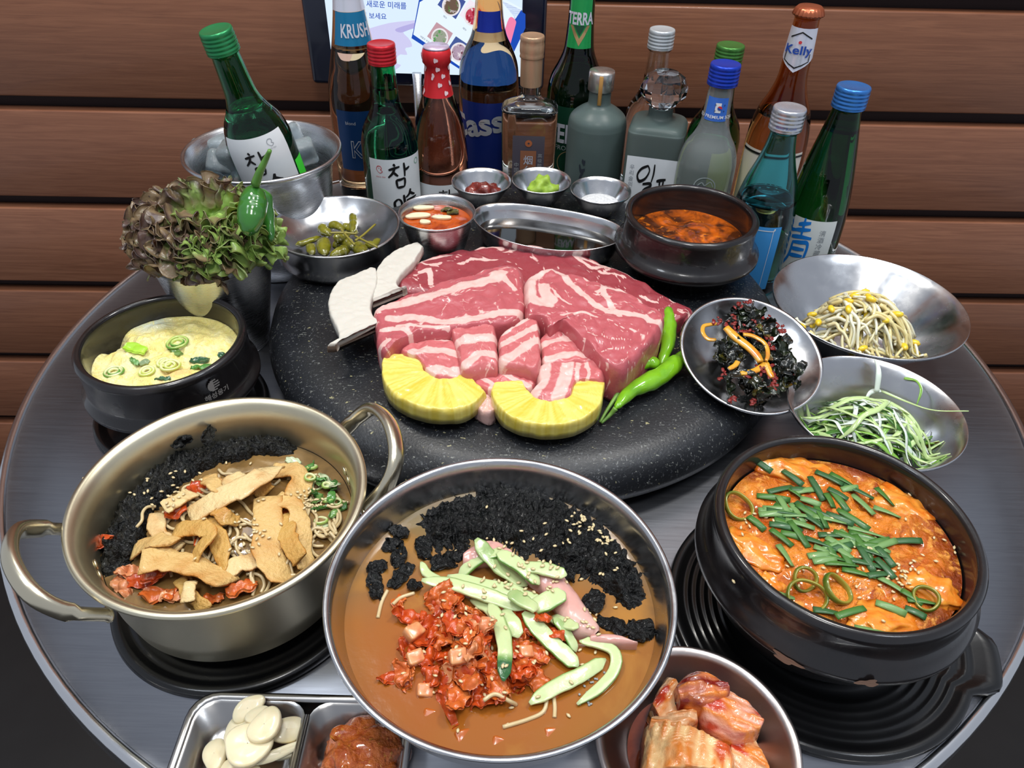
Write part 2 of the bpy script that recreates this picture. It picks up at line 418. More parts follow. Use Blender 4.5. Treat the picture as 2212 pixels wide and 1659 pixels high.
def trivet(label, x, y, R, tabs, grooves=True, ribs=None):
    t = thing('pot_stand', label, 'stand', (x, y, 0))
    prof = [(R * .9, 0), (R - .003, .001), (R, .004), (R - .001, .0085), (R - .004, .0095), (R - .007, .0088), (R - .010, .0065)]
    rr = R - .012
    if grooves:
        for k in range(5): prof += [(rr, .0065), (rr - .0008, .0078), (rr - .0022, .0078), (rr - .003, .0065)]; rr -= .0055
    prof += [(rr, .0065), (rr - .004, .0112), (rr - .010, .0115), (.01, .0112)]
    V, F = lathe(prof, 120)
    a = np.arctan2(V[:, 1], V[:, 0]); r = np.hypot(V[:, 0], V[:, 1])
    near = np.zeros(len(V))
    for ta in (ribs or tabs): near = np.maximum(near, np.clip(1.6 - np.abs(np.angle(np.exp(1j * (a - ta)))) / .45, 0, 1))
    g = (r < R - .0115) & (r > R * .5) & (V[:, 2] > .006)
    V[g, 2] = .0065 + (V[g, 2] - .0065) * (.12 + .88 * near[g])
    for ta in tabs:
        d = np.angle(np.exp(1j * (a - ta)))
        e = .016 * np.clip(1.25 - (np.abs(d) / .26) ** 3, 0, 1) * np.clip((r - R * .75) / (R * .25), 0, 1)
        V[:, 0] += np.cos(ta) * e; V[:, 1] += np.sin(ta) * e
    mk('stand_body', V, F, BLACKP, t)
    return t
trivet('wide glossy black round stand under the pale gold pot', PXc, PYc, .089, [])

# stew pot (lower right)
def ttukbaegi(name, label, x, y, z, R, h, flange, seg=110, fz=.62, wall_t=.007):
    o = [(R * .72, 0), (R * .76, .002), (R * .9, h * .25), (flange - .004, h * (fz - .12)), (flange, h * (fz - .05)), (flange, h * (fz + .01)), (flange - .004, h * (fz + .07)), (R - .001, h * (fz + .13)),
         (R - .001, h * .9), (R, h * .965), (R - .002, h), (R - wall_t * .5, h + .0008), (R - wall_t + .001, h)]
    i = [(.002, .008), (R * .6, .008), (R * .82, h * .25), (R - wall_t - .003, h * .6), (R - wall_t, h * .9), (R - wall_t, h * .97)]
    return vessel(name, label, 'pot', x, y, z, o, i, BLACKC, seg, 'pot_body')
STX, STY = .206, .302
trivet('black plastic stand with a pull tab under the big orange stew pot', STX + .003, STY - .006, .099, [math.radians(-18)], ribs=[math.radians(-18), math.radians(162)])
stp = ttukbaegi('stew_pot', 'large black earthenware pot of orange stew at lower right', STX, STY, .012, .0795, .08, .0855)
EGX, EGY = -.285, .489
trivet('small glossy black round stand under the egg pot', EGX + .002, EGY - .006, .072, [], False)
egp = ttukbaegi('egg_pot', 'black earthenware pot of steamed egg at the left with grey printed logo', EGX, EGY, .012, .0665, .065, .0705, fz=.42)
tpx, tpy = P(1493, 468, .108)[:2]
tpp = ttukbaegi('soup_pot', 'small black earthenware pot of red soup near the bottles', tpx, tpy, SH, .0635, .062, .0700, fz=.45)
# stain patches on the stew pot
CLAY = mat('worn_clay', (150, 118, 98), .8, bump=(400, .4))
def wrapspot(cx, cy, R, z, a, w, h, seed, m, parent, name='glaze_chip'):
    n = 24; th = np.arange(n) / n * 2 * PI; rr = 1 + .25 * np.sin(3 * th + seed) + .15 * np.sin(5 * th + 2 * seed)
    u = np.cos(th) * w * rr; v = np.sin(th) * h * rr
    pts = [(0, 0)] + list(zip(u, v)); V = []
    for (uu, vv) in pts:
        k = a + uu / R; V.append((cx + math.cos(k) * (R + .0004), cy + math.sin(k) * (R + .0004), z + vv))
    return mk(name, V, [(0, i + 1, (i + 1) % n + 1) for i in range(n)], m, parent, world=True)
for px_, z_, w_, s_ in (((1700, 1420), .05, .008, 1), ((1860, 1455), .052, .006, 4)):
    q = P(px_[0], px_[1], z_ + .004); a_ = math.atan2(q[1] - STY, q[0] - STX); wrapspot(STX, STY, .0858, z_ + .009, a_, w_, .0032, s_, CLAY, stp)

# big cold noodle bowl
BX, BY, BH = -.003, .2465, .10
cbowl = vessel('cold_noodle_bowl', 'largest round stainless steel bowl at the front centre holding iced broth', 'bowl', BX, BY, 0,
       [(.04, 0), (.043, .001), (.045, .006), (.055, .02), (.073, .045), (.086, .072), (.0925, .092), (.0948, .0985), (.0955, .0998), (.0948, .1008), (.0930, .1006)],
       [(.002, .009), (.04, .009), (.053, .022), (.0715, .047), (.0845, .073), (.0893, .0875), (.0905, .0925), (.0915, .099)], STEEL, 140)
# other round vessels: name,label,cat,px centre of the rim, rim z, base z, profile
def place(px_, z): q = P(px_[0], px_[1], z); return q[0], q[1]
def steelbowl(name, label, catg, x, y, z, R, h, rb, p=1., m=None, **k):
    o, i = bowlprof(R, h, rb, p=p, **k); return vessel(name, label, catg, x, y, z, o, i, m or STEEL, 110)
SPX, SPY = .330, .596; ONX, ONY = .284, .446
steelbowl('sprout_bowl', 'wide conical stainless steel bowl holding yellow bean sprouts', 'bowl', SPX, SPY, 0, .087, .06, .034, lip=.0012)
steelbowl('scallion_bowl', 'conical stainless steel bowl holding shredded scallion at the right', 'bowl', ONX, ONY, 0, .0668, .06, .03, lip=.0012)
pdx, pdy = place((725, 486), .086)
vessel('pepper_dish', 'round stainless steel dish of pickled green peppers', 'dish', pdx, pdy, SH, [(.048, 0), (.054, .002), (.0595, .009), (.0605, .02), (.0612, .033), (.063, .0355), (.0628, .0368), (.061, .0368)],
       [(.002, .012), (.028, .0125), (.044, .018), (.054, .027), (.0597, .0352)], STEEL)
kcx, kcy = place((944, 457), .096)
steelbowl('kimchi_cup', 'small tapered stainless steel cup of red broth with garlic slices', 'cup', kcx, kcy, SH, .0382, .046, .0255, lip=.0012, p=.9, m=STEELB)
CUPS = []
for (px_, lab) in (((1040, 390), 'small flared steel sauce cup holding dark red paste, leftmost of three'), ((1170, 388), 'small flared steel sauce cup holding green wasabi, between two others'), ((1298, 409), 'small flared steel sauce cup holding white salt, beside the soup pot')):
    x, y = place(px_, .079); CUPS.append((x, y)); steelbowl('sauce_cup', lab, 'cup', x, y, SH, .0335, .029, .015, lip=.0012, p=.8)
kpx, kpy = .109, .199
steelbowl('kimchi_plate', 'shallow round stainless steel plate of cabbage kimchi at the bottom edge', 'plate', kpx, kpy, 0, .0575, .027, .034, p=.75, m=mat('steel_matt', (196, 186, 182), .3, 1, bump=(300, .06)), lip=.003)
# lettuce cup
LCX, LCY = place((452, 528), .105)
steelbowl('lettuce_cup', 'tall tapered stainless steel cup filled with red leaf lettuce', 'cup', LCX, LCY, 0, .0545, .105, .034, lip=.0012, m=STEELB)
# seaweed plate, tilted outward on the slab edge
q = P(1623, 764, .072); tilt = math.radians(17); td = np.array([.25, -.97])
ax = Vector((-td[1], td[0], 0)).normalized()
RT = Matrix.Rotation(tilt, 3, ax)
GPC = np.array(q)
gp = vessel('greens_plate', 'round stainless steel plate of dark seasoned greens tilted on the stone edge', 'plate', 0, 0, 0,
            [(.029, -.017), (.035, -.0165), (.046, -.011), (.0545, -.005), (.0575, -.0012), (.0592, .0), (.059, .0012), (.0572, .0012)],
            [(.002, -.0145), (.033, -.0145), (.045, -.009), (.0535, -.0032), (.0562, .0002)], STEEL, 110)
gp.matrix_world = Matrix.Translation(q) @ RT.to_4x4()
def GP(x, y, z): return np.array(Matrix.Translation(q) @ RT.to_4x4() @ Vector((x, y, z)))
GPM = np.array(RT)

# sauce boat
bq = PX([(1022, 458), (1348, 512)], .078); bc = bq.mean(0); bdir = (bq[1] - bq[0])[:2]; bL = np.linalg.norm(bdir) / 2; bdir /= np.linalg.norm(bdir)
def boat(scale, z):
    n = 100; a = np.arange(n) / n * 2 * PI; L = bL * scale[0]; W = .043 * scale[1]
    x = np.sign(np.cos(a)) * np.abs(np.cos(a)) ** .9 * L; y = np.sin(a) * W
    y = y - .010 * (1 - (x / bL) ** 2) + .004 + .006 * np.cos(x / bL * PI) * 0
    return np.c_[x, y, np.full(n, z)]
bt = thing('sauce_boat', 'long oval stainless steel dish of dark soy sauce', 'dish', (bc[0], bc[1] - .002, SH), rot=(0, 0, math.atan2(bdir[1], bdir[0])))
lv = [((.80, .72), 0), ((.84, .78), .0012), ((.90, .88), .008), ((.955, .95), .022), ((.985, .985), .0275), ((1, 1), .0285), ((.995, .99), .0292), ((.975, .965), .0288), ((.945, .935), .0222), ((.885, .865), .009), ((.8, .75), .0032), ((.3, .3), .0030), ((.02, .02), .003)]
V = np.vstack([boat(*l) for l in lv]); F = grid(len(lv), 100, False, True); F.append(tuple(reversed(range(100)))); F.append(tuple((len(lv) - 1) * 100 + j for j in range(100)))
mk('dish_body', V, F, STEEL, bt)
V = np.vstack([boat((.915, .90), .0140), boat((.5, .5), .0141), boat((.02, .02), .0141)])
sy = mk('soy_sauce', V + np.array([0, 0, 0]), grid(3, 100, False, True) + [tuple(200 + j for j in range(100))], mat('soy', (14, 8, 3), .04, 0, coat=.2, vary=[(18, (110, 74, 4), .58, .7, .5)]), None)  # yellow reflections on the sauce are painted into its colour
sy.matrix_world = Matrix.Translation((bc[0], bc[1] - .002, SH)) @ Matrix.Rotation(math.atan2(bdir[1], bdir[0]), 4, 'Z'); tag(sy, 'dark soy sauce with painted yellow glints filling the oval steel dish', 'sauce')

# steel tray with two wells (bottom left)
TRY = mat('steel_tray', (178, 176, 174), .26, 1, bump=(120, .1, .0006))
tr = thing('side_dish_tray', 'rectangular steel tray with two wells of garlic and paste at the bottom edge', 'tray', (-.117, .137, 0))
def rrect(x0, x1, y0, y1, r, z, n=6):
    o = []
    for cx, cy, a0 in ((x1 - r, y1 - r, 0), (x0 + r, y1 - r, PI / 2), (x0 + r, y0 + r, PI), (x1 - r, y0 + r, 1.5 * PI)):
        for k in range(n): a = a0 + k / (n - 1) * PI / 2; o.append((cx + r * math.cos(a), cy + r * math.sin(a), z))
    return np.array(o)
x0, x1, y0, y1 = -.0655, .0655, -.086, .086
lv = [rrect(x0 + .006, x1 - .006, y0 + .006, y1 - .006, .012, .0), rrect(x0 + .002, x1 - .002, y0 + .002, y1 - .002, .014, .014), rrect(x0, x1, y0, y1, .016, .0165), rrect(x0 - .0005, x1 + .0005, y0 - .0005, y1 + .0005, .0165, .0175),
      rrect(x0 + .001, x1 - .001, y0 + .001, y1 - .001, .015, .0185), rrect(x0 + .004, x1 - .004, y0 + .004, y1 - .004, .013, .0178), rrect(x0 + .0045, x1 - .0045, y0 + .0045, y1 - .0045, .012, .016)]
n = len(lv[0]); V = np.vstack(lv); F = grid(len(lv), n, False, True); F.append(tuple(reversed(range(n))))
mk('tray_rim', V, F, TRY, tr)
for (a, b) in ((x0 + .004, .003), (.0045, x1 - .004)):
    lv = [rrect(a, b, y0 + .004, y1 - .004, .012, .0172), rrect(a + .002, b - .002, y0 + .006, y1 - .006, .012, .0165), rrect(a + .008, b - .008, y0 + .013, y1 - .013, .012, .0045), rrect(a + .011, b - .011, y0 + .016, y1 - .016, .011, .0025), rrect(a + .03, b - .03, y0 + .03, y1 - .03, .001, .0022)]
    V = np.vstack(lv); F = grid(5, n, False, True); F.append(tuple(4 * n + j for j in range(n)))
    mk('well', V, F, TRY, tr)
mk('divider', *sweep([(.0037, y0 + .012, .0165), (.0037, y1 - .012, .0165)], .0018, .0016, 10), TRY, tr)
# ---------------------------------------------------------------- decals: print wrapped on bottles, flat print on screens
def text_mesh(s, bold=.0):
    c = bpy.data.curves.new('t', 'FONT'); c.body = s; c.size = 1; c.offset = bold; c.resolution_u = 3
    o = bpy.data.objects.new('t', c); COL.objects.link(o)
    dg = bpy.context.evaluated_depsgraph_get(); me = bpy.data.meshes.new_from_object(o.evaluated_get(dg))
    bm = bmesh.new(); bm.from_mesh(me); bmesh.ops.triangulate(bm, faces=bm.faces[:])
    bmesh.ops.remove_doubles(bm, verts=bm.verts[:], dist=1e-5)
    for _ in range(3):
        es = [e for e in bm.edges if e.calc_length() > .12]
        if not es: break
        bmesh.ops.subdivide_edges(bm, edges=es, cuts=1); bmesh.ops.triangulate(bm, faces=bm.faces[:])
    bm.verts.index_update()
    V = np.array([v.co[:] for v in bm.verts]) if len(bm.verts) else np.zeros((0, 3)); F = [tuple(v.index for v in f.verts) for f in bm.faces]
    bm.free(); bpy.data.objects.remove(o); bpy.data.curves.remove(c); bpy.data.meshes.remove(me)
    return V, F
def text2d(s, w=None, h=None, bold=.0, vert=False):
    """centred 2-D text of width w or height h"""
    if vert:
        parts = []; 
        for k, ch in enumerate(s):
            v, f = text_mesh(ch, bold)
            if len(v): v[:, 0] -= (v[:, 0].min() + v[:, 0].max()) / 2; v[:, 1] -= k * 1.08; parts.append((v, f))
        V, F = join(*parts)
    else: V, F = text_mesh(s, bold)
    if not len(V): return V, F
    V = V[:, :2] - (V[:, :2].min(0) + V[:, :2].max(0)) / 2
    ex = np.ptp(V, axis=0) + 1e-9
    if w and h: V = V * (w / ex[0], h / ex[1])
    else: V = V * (w / ex[0] if w else h / ex[1])
    return V, F
def stroke2d(lines, w, h, wid):
    """brush strokes in a unit box, y down; wid relative to the height"""
    parts = []
    for ln in lines:
        if len(ln) > 2: p = cat(ln, 6 * len(ln))
        else: p = cat([ln[0], ((ln[0][0] + ln[1][0]) / 2, (ln[0][1] + ln[1][1]) / 2), ln[1]], 8)
        t = np.gradient(p, axis=0); t /= np.linalg.norm(t, axis=1)[:, None] + 1e-9
        nn = np.c_[-t[:, 1], t[:, 0]]; k = len(p); s = np.linspace(0, 1, k)
        ww = wid * (.62 + .38 * np.sin(PI * s ** .7)) / 2
        V = np.vstack([p + nn * ww[:, None], p - nn * ww[:, None]])
        F = [(i, i + 1, i + 1 + k, i + k) for i in range(k - 1)]
        V[:, 0] = (V[:, 0] - .5) * w; V[:, 1] = (.5 - V[:, 1]) * h
        parts.append((V, F))
    return join(*[(np.c_[v, np.zeros(len(v))], f) for v, f in parts])
def _2(v): return v[:, :2]
def ring2d(r, r2, n=40):
    a = np.arange(n) / n * 2 * PI
    return np.vstack([np.c_[np.cos(a), np.sin(a)] * r, np.c_[np.cos(a), np.sin(a)] * r2]), [(i, (i + 1) % n, n + (i + 1) % n, n + i) for i in range(n)]
def quad2d(u0, u1, v0, v1, nu=16, nv=8):
    return np.array([(u0 + (u1 - u0) * i / (nu - 1), v0 + (v1 - v0) * j / (nv - 1)) for i in range(nu) for j in range(nv)]), grid(nu, nv)
def poly2d(pts, sub=2):
    bm = bmesh.new(); f = bm.faces.new([bm.verts.new((p[0], p[1], 0)) for p in pts]); bmesh.ops.triangulate(bm, faces=[f])
    bmesh.ops.subdivide_edges(bm, edges=bm.edges[:], cuts=sub, use_grid_fill=True); bmesh.ops.triangulate(bm, faces=bm.faces[:]); bm.verts.index_update()
    V = np.array([v.co[:2] for v in bm.verts]); F = [tuple(v.index for v in f.verts) for f in bm.faces]; bm.free(); return V, F

class Body:
    """a bottle's outer surface, for wrapping prints on it"""
    def __init__(s, root, prof, sy=1., flat=False):
        p = np.array([tuple(q) + (2,) * (3 - len(q)) for q in prof]); s.z = p[:, 1]; s.r = p[:, 0]; s.root = root; s.sy = sy; s.flat = flat
    def put(s, name, VF, m, u=0., v=0., off=.0004, rot=0., label=None):
        V, F = VF; V = np.asarray(V)[:, :2].copy()
        if rot: c, q = math.cos(rot), math.sin(rot); V = V @ np.array([[c, q], [-q, c]])
        U = V[:, 0] + u; Z = V[:, 1] + v; r = np.interp(Z, s.z, s.r) + off
        if s.flat: W = np.c_[U, -r * s.sy * np.ones(len(U)), Z]
        else: rm = max(np.interp(v, s.z, s.r), .004); a = U / rm; W = np.c_[r * np.sin(a), -r * np.cos(a), Z]
        # outward winding
        F = [tuple(f) for f in F]
        islab = name in ('label_print', 'neck_label', 'body_label', 'flag', 'foil_wrap')
        if len(F):
            f = F[0]; nn = np.cross(W[f[1]] - W[f[0]], W[f[2]] - W[f[0]])
            if nn[1] > 0: F = rev(F)
        par = s.root if islab or getattr(s, 'lab', None) is None else s.lab
        o = mk(name, W, F, m, par, smooth=not s.flat)
        if islab: s.lab = o
        if label: o['label'] = label
        return o
def glassm(name, col, rough=.0, ior=1.42, **k): return mat(name, col, rough, 0, 1., ior, spec=.5, **k)
def bottle(name, label, x, y, prof, glass, level, h, turn=0., seg=64, sy=1., flat=False, wall=.0022, root=None, cav=True):
    """prof in metres, smoothed; glass solid up to the liquid level, hollow head space above"""
    t = root or thing(name, label, 'bottle', (x, y, 0), rot=(0, 0, math.atan2(-x, y) + turn))
    sp = sprof(prof, 70)
    mk('glass', *lathe(sp, seg, sy), glass, t)
    if cav:
        ins = [(.004, level, 2)] + [(max(q[0] - wall, .002), max(q[1], level), q[2]) for q in sp if q[1] >= level - .0005 and q[1] < sp[-1][1] - .003]
        ins.append((.003, sp[-1][1] - .003, 2))
        V, F = lathe(ins, seg, sy); mk('head_space', V, rev(F), glass, t)
    return t, Body(t, sp, sy, flat)
def screwcap(t, z0, r, h, m, ridges=4, knurl=0, name='cap'):
    p = [(r * .97, z0), (r, z0 + .0006)]
    zz = z0 + .001; body = h * .72; 
    for k in range(ridges):
        a = zz + body * k / ridges; b = zz + body * (k + 1) / ridges
        p += [(r * .955, a + (b - a) * .12), (r, a + (b - a) * .35), (r, a + (b - a) * .75), (r * .955, a + (b - a) * .95)]
    p += [(r * .985, zz + body + .0005), (r * .985, z0 + h - .0018), (r * .95, z0 + h - .0004), (r * .88, z0 + h), (r * .8, z0 + h - .0004), (.002, z0 + h - .0004)]
    V, F = lathe(p, 72)
    if knurl:
        a = np.arctan2(V[:, 1], V[:, 0]); k = 1 + .02 * np.cos(a * knurl) * (V[:, 2] < z0 + h - .001); V[:, :2] *= k[:, None]
    return mk(name, V, F, m, t)
def foilm(name, c, rough=.3, metal=.5): return mat(name, c, rough, metal, bump=(500, .08, .0003), rvary=(40, rough * .8, rough * 1.3))

# strokes
CHAM = [[(.27, .0), (.35, .09)], [(.06, .23), (.3, .17), (.54, .12)], [(.33, .17), (.22, .36), (.03, .53)], [(.27, .33), (.36, .42), (.45, .49)],
        [(.74, .0), (.76, .25), (.75, .54)], [(.76, .29), (.9, .25), (1.0, .2)], [(.36, .64), (.37, .8), (.40, .97)], [(.36, .65), (.55, .64), (.74, .60)], [(.74, .60), (.74, .78), (.70, .95)], [(.40, .96), (.55, .95), (.70, .94)]]
ISEUL = [[(.18, .35), (.05, .5), (.08, .75), (.22, .8), (.32, .62), (.28, .42), (.18, .35)], [(.42, .2), (.44, .5), (.43, .98)],
         [(.72, .0), (.66, .2), (.5, .34)], [(.69, .14), (.8, .24), (.92, .3)], [(.52, .47), (.75, .44), (1., .4)], [(.6, .6), (.78, .57), (.86, .6), (.82, .7), (.64, .76), (.62, .88), (.78, .93), (.98, .9)]]
ILPUM = [[(.3, .0), (.1, .06), (.0, .16), (.08, .25), (.26, .2), (.36, .08), (.3, .0)], [(.5, -.03), (.5, .12), (.46, .25)], [(.2, .29), (.42, .27), (.46, .31), (.28, .37), (.24, .42), (.48, .41)],
         [(.62, .22), (.9, .18)], [(.72, .21), (.74, .33)], [(.84, .2), (.82, .32)], [(.6, .35), (.78, .33), (.95, .33)], [(.5, .43), (.78, .41), (1.05, .40)], [(.76, .42), (.74, .5)], [(.62, .53), (.9, .5), (.88, .6), (.64, .62), (.62, .53)],
         [(.02, .58), (.3, .54)], [(.24, .55), (.14, .7), (.0, .8)], [(.16, .66), (.28, .76)], [(.42, .5), (.42, .68), (.38, .84)], [(.5, .72), (.9, .68), (.88, .78), (.56, .82), (.56, .94), (.95, .9)]]
CHEONG = [[(.0, .12), (.3, .07)], [(.15, -.02), (.16, .3)], [(-.05, .3), (.5, .22)], [(.5, .1), (.9, .02)], [(.45, .22), (.95, .15)], [(.68, -.05), (.7, .35)], [(.38, .37), (.7, .33), (1.05, .32)], [(.48, .45), (.46, .75), (.3, 1.0)], [(.48, .47), (.72, .44), (.98, .44), (.98, .75), (.9, 1.0), (.78, .93)], [(.5, .60), (.92, .57)], [(.48, .74), (.92, .71)]]
SOJU = lambda s=1.: [(.028 * s, 0), (.0318 * s, .0025), (.0325 * s, .01), (.0325 * s, .05), (.0325 * s, .095 * s), (.0315 * s, .108 * s), (.0275 * s, .122 * s), (.0205 * s, .134 * s), (.0158 * s, .146 * s), (.0142 * s, .160 * s), (.0132 * s, .178 * s), (.0128 * s, .1865 * s), (.0142 * s, .188 * s), (.0142 * s, .1905 * s), (.0125 * s, .192 * s), (.0122 * s, .2 * s)]
GREEN = glassm('green_bottle_glass', (64, 180, 124)); DGREEN = glassm('dark_green_glass', (26, 134, 66)); TGREEN = glassm('deep_green_beer_glass', (10, 88, 38))
CLEAR = glassm('clear_glass', (244, 248, 248)); AMBER = glassm('amber_glass', (214, 158, 92)); TURQ = glassm('turquoise_glass', (136, 222, 234)); PINK = glassm('pink_wine_glass', (234, 158, 128))
PALE = glassm('pale_beer_glass', (246, 208, 160)); FROST = mat('frosted_glass', (122, 142, 139), .34, 0, .6, 1.3, bump=(400, .05, .0003))

# red-capped green soju bottle
SZ = .99
t, B = bottle('soju_bottle', 'green glass soju bottle with a red screw cap and a white label', -.148, .840, SOJU(SZ), GREEN, .160, .2, .12)
screwcap(t, .1865, .0152, .0205, foilm('red_cap', (206, 40, 52)), 4)
B.put('label_print', quad2d(-.026, .034, .018, .092, 24, 10), WHITE)
B.put('lettering', (lambda v: (_2(v[0]), v[1]))(stroke2d(CHAM, .026, .030, .105)), INK, .004, .072, .0008)
B.put('lettering', (lambda v: (_2(v[0]), v[1]))(stroke2d(ISEUL, .030, .028, .105)), INK, .010, .040, .0008)
RED = mat('red_print', (205, 52, 58), .5); GRN = mat('green_print', (70, 150, 110), .5)
B.put('emblem', (lambda v: (_2(v[0]), v[1]))(stroke2d([[(.25, .7), (.1, .45), (.3, .1), (.7, .1), (.85, .35), (.7, .5), (.95, .7), (.6, .9), (.25, .7)], [(.4, .3), (.55, .35)]], .008, .010, .08)), RED, -.018, .080, .0008)
B.put('lettering', text2d('SINCE 1924', w=.011), RED, -.017, .0715, .0008)
B.put('emblem', ring2d(.0035, .0029), GRN, .029, .084, .0008)
# tilted bottle in the bucket
BKX, BKY = place((567, 322), .128)
base = np.array([BKX + .020, BKY - .006, .046]); x_, y_ = 464 - 1106, 62 - 829.5
d = x_ / FPX * CR - y_ / FPX * CU + _F; d /= np.linalg.norm(d); o0 = np.array([0, 0, HC])
L_ = .2085; bq_ = np.dot(o0 - base, d); disc = bq_ ** 2 - (np.dot(o0 - base, o0 - base) - L_ ** 2)
tt_ = -bq_ - math.sqrt(max(disc, 0)) if disc > 0 else -bq_
tip = o0 + d * tt_; axv = Vector(tip - base).normalized()
q1 = Vector((0, 0, 1)).rotation_difference(axv)
t = thing('soju_bottle', 'green soju bottle with a green cap leaning in the steel ice bucket', 'bottle', base)
# turn so that the label faces the camera
loc_c = q1.inverted() @ Vector(-base + o0); ang = math.atan2(loc_c.x, -loc_c.y)
t.rotation_mode = 'QUATERNION'; t.rotation_quaternion = q1 @ Matrix.Rotation(ang + .0, 3, 'Z').to_quaternion()
_, B = bottle('', '', 0, 0, SOJU(1.), GREEN, .135, .2, root=t)
screwcap(t, .188, .0153, .0205, foilm('green_cap', (46, 138, 84)), 4)
B.put('label_print', quad2d(-.036, .022, .035, .117, 24, 10), WHITE)
B.put('lettering', (lambda v: (_2(v[0]), v[1]))(stroke2d(CHAM, .022, .025, .10)), INK, -.011, .092, .0008)
B.put('lettering', (lambda v: (_2(v[0]), v[1]))(stroke2d(ISEUL, .032, .026, .10)), INK, -.006, .066, .0008)
GREYP = mat('grey_print', (150, 156, 162), .5)
B.put('emblem', (lambda v: (_2(v[0]), v[1]))(stroke2d([[(.25, .7), (.1, .45), (.3, .1), (.7, .1), (.85, .35), (.7, .5), (.95, .7), (.6, .9), (.25, .7)]], .007, .008, .08)), GREYP, .008, .109, .0008)
B.put('lettering', text2d('SINCE 1924', w=.009), GREYP, .008, .1035, .0008)
NEON = mat('neon_green_label', (70, 230, 60), .5)
B.put('back_label', quad2d(.024, .038, .050, .080, 8, 6), NEON, off=.0003)
# tall beer bottle with blue neck label (left)
t, B = bottle('beer_bottle', 'tall clear beer bottle with teal neck label left of the screen, before its dark frame', -.194, .915,
   [(.031, 0), (.0345, .003), (.0352, .012), (.0352, .09), (.0345, .13), (.030, .155), (.0235, .185), (.0185, .215), (.0155, .24), (.0145, .262), (.0145, .268)], PALE, .175, .27, .1)
TEAL = foilm('teal_label', (24, 116, 160), .35, .2); NAVY = foilm('navy_label', (16, 52, 96), .35, .3); WFOIL = foilm('white_foil', (222, 224, 236), .3, .4)
B.put('neck_label', quad2d(-.034, .034, .187, .221, 30, 6), TEAL); B.put('lettering', text2d('KRUSH', w=.033, h=.0145, bold=.02), WFOIL, .003, .2025, .0009)
B.put('foil_wrap', quad2d(-.046, .046, .2213, .262, 30, 8), WFOIL)
B.put('body_label', quad2d(-.03, .045, .045, .118, 26, 8), NAVY); B.put('lettering', text2d('KRUSH', w=.068, h=.022, bold=.03), SILVER, .016, .072, .0009); B.put('lettering', text2d('KRUSH', w=.066, h=.020, bold=-.005), NAVY, .016, .072, .0012)
B.put('lettering', text2d('blond', w=.012), SILVER, -.016, .104, .0009)
screwcap(t, .262, .016, .008, foilm('silver_cap', (200, 202, 206)), 1)
# pink bottle with red foil neck
t, B = bottle('wine_bottle', 'slim clear pink wine bottle with red patterned foil on its neck', -.093, .868,
   [(.030, 0), (.0325, .003), (.033, .012), (.033, .06), (.0318, .085), (.0275, .115), (.0195, .14), (.0145, .155), (.0128, .17), (.0128, .18), (.0145, .182), (.0148, .190), (.013, .1925), (.0125, .196)], PINK, .148, .2)
RF = foilm('red_foil', (216, 44, 52), .32, .25)
mk('foil_wrap', *lathe([(.0175, .146), (.0154, .155), (.0139, .168), (.0137, .1785), (.0158, .181), (.0162, .190), (.0150, .1945), (.0135, .196)], 60, caps=False), RF, t)
mk('cap', *lathe([(.0145, .1955), (.0140, .1975), (.002, .1978)], 48), foilm('pale_cap', (206, 188, 214), .3, .4), t)
BW = Body(t, [(.0177, .146), (.0156, .155), (.0141, .168), (.0139, .1785), (.016, .181), (.0164, .190), (.0152, .1945)])
rs = np.random.RandomState(3)
for zz in (.151, .160, .169, .1765, .1865):
    for k in range(5):
        a = (k + (.5 if int(zz * 1000) % 2 else 0)) * 2 * PI / 5 + rs.uniform(-.2, .2); r = .0025
        n_ = 14; th = np.arange(n_) / n_ * 2 * PI; rr = r * (1 + .3 * np.cos(2 * th + k) + .2 * np.cos(3 * th))
        BW.put('flower_print', (np.vstack([[(0, 0)], np.c_[rr * np.cos(th) * .75, rr * np.sin(th) * 1.2]]), [(0, i + 1, (i + 1) % n_ + 1) for i in range(n_)]), mat('blush_print', (236, 208, 212), .45), a * .0146, zz, .0005)
B.put('label_print', quad2d(-.03, .03, .012, .05, 20, 6), WHITE); B.put('lettering', text2d('화', w=.016), INK, .004, .036, .0008)
# clear lager with navy label, in front of the screen
t, B = bottle('beer_bottle', 'tall clear pale lager bottle with dark blue label in front of the screen', -.039, .955,
   [(.033, 0), (.036, .003), (.037, .012), (.037, .10), (.0368, .135), (.0345, .155), (.028, .172), (.021, .187), (.0175, .205), (.0155, .23), (.0142, .262), (.0142, .268)], PALE, .188, .27, .05)
DBLUE = foilm('royal_blue_label', (18, 44, 150), .3, .35); BLBODY = foilm('lager_label', (20, 40, 112), .4, .2); GOLD = foilm('gold_foil', (206, 172, 122), .3, .7)
B.put('neck_label', quad2d(-.028, .028, .1935, .2155, 28, 6), DBLUE); B.put('neck_band', quad2d(-.033, .033, .1835, .1932, 28, 4), GOLD)
B.put('body_label', quad2d(-.036, .030, .018, .118, 28, 12), BLBODY); B.put('lettering', text2d('Cass', w=.078, h=.030, bold=.03), SILVER, -.022, .090, .0009, rot=.2)
screwcap(t, .262, .0158, .008, foilm('silver_cap', (200, 202, 206)), 1)
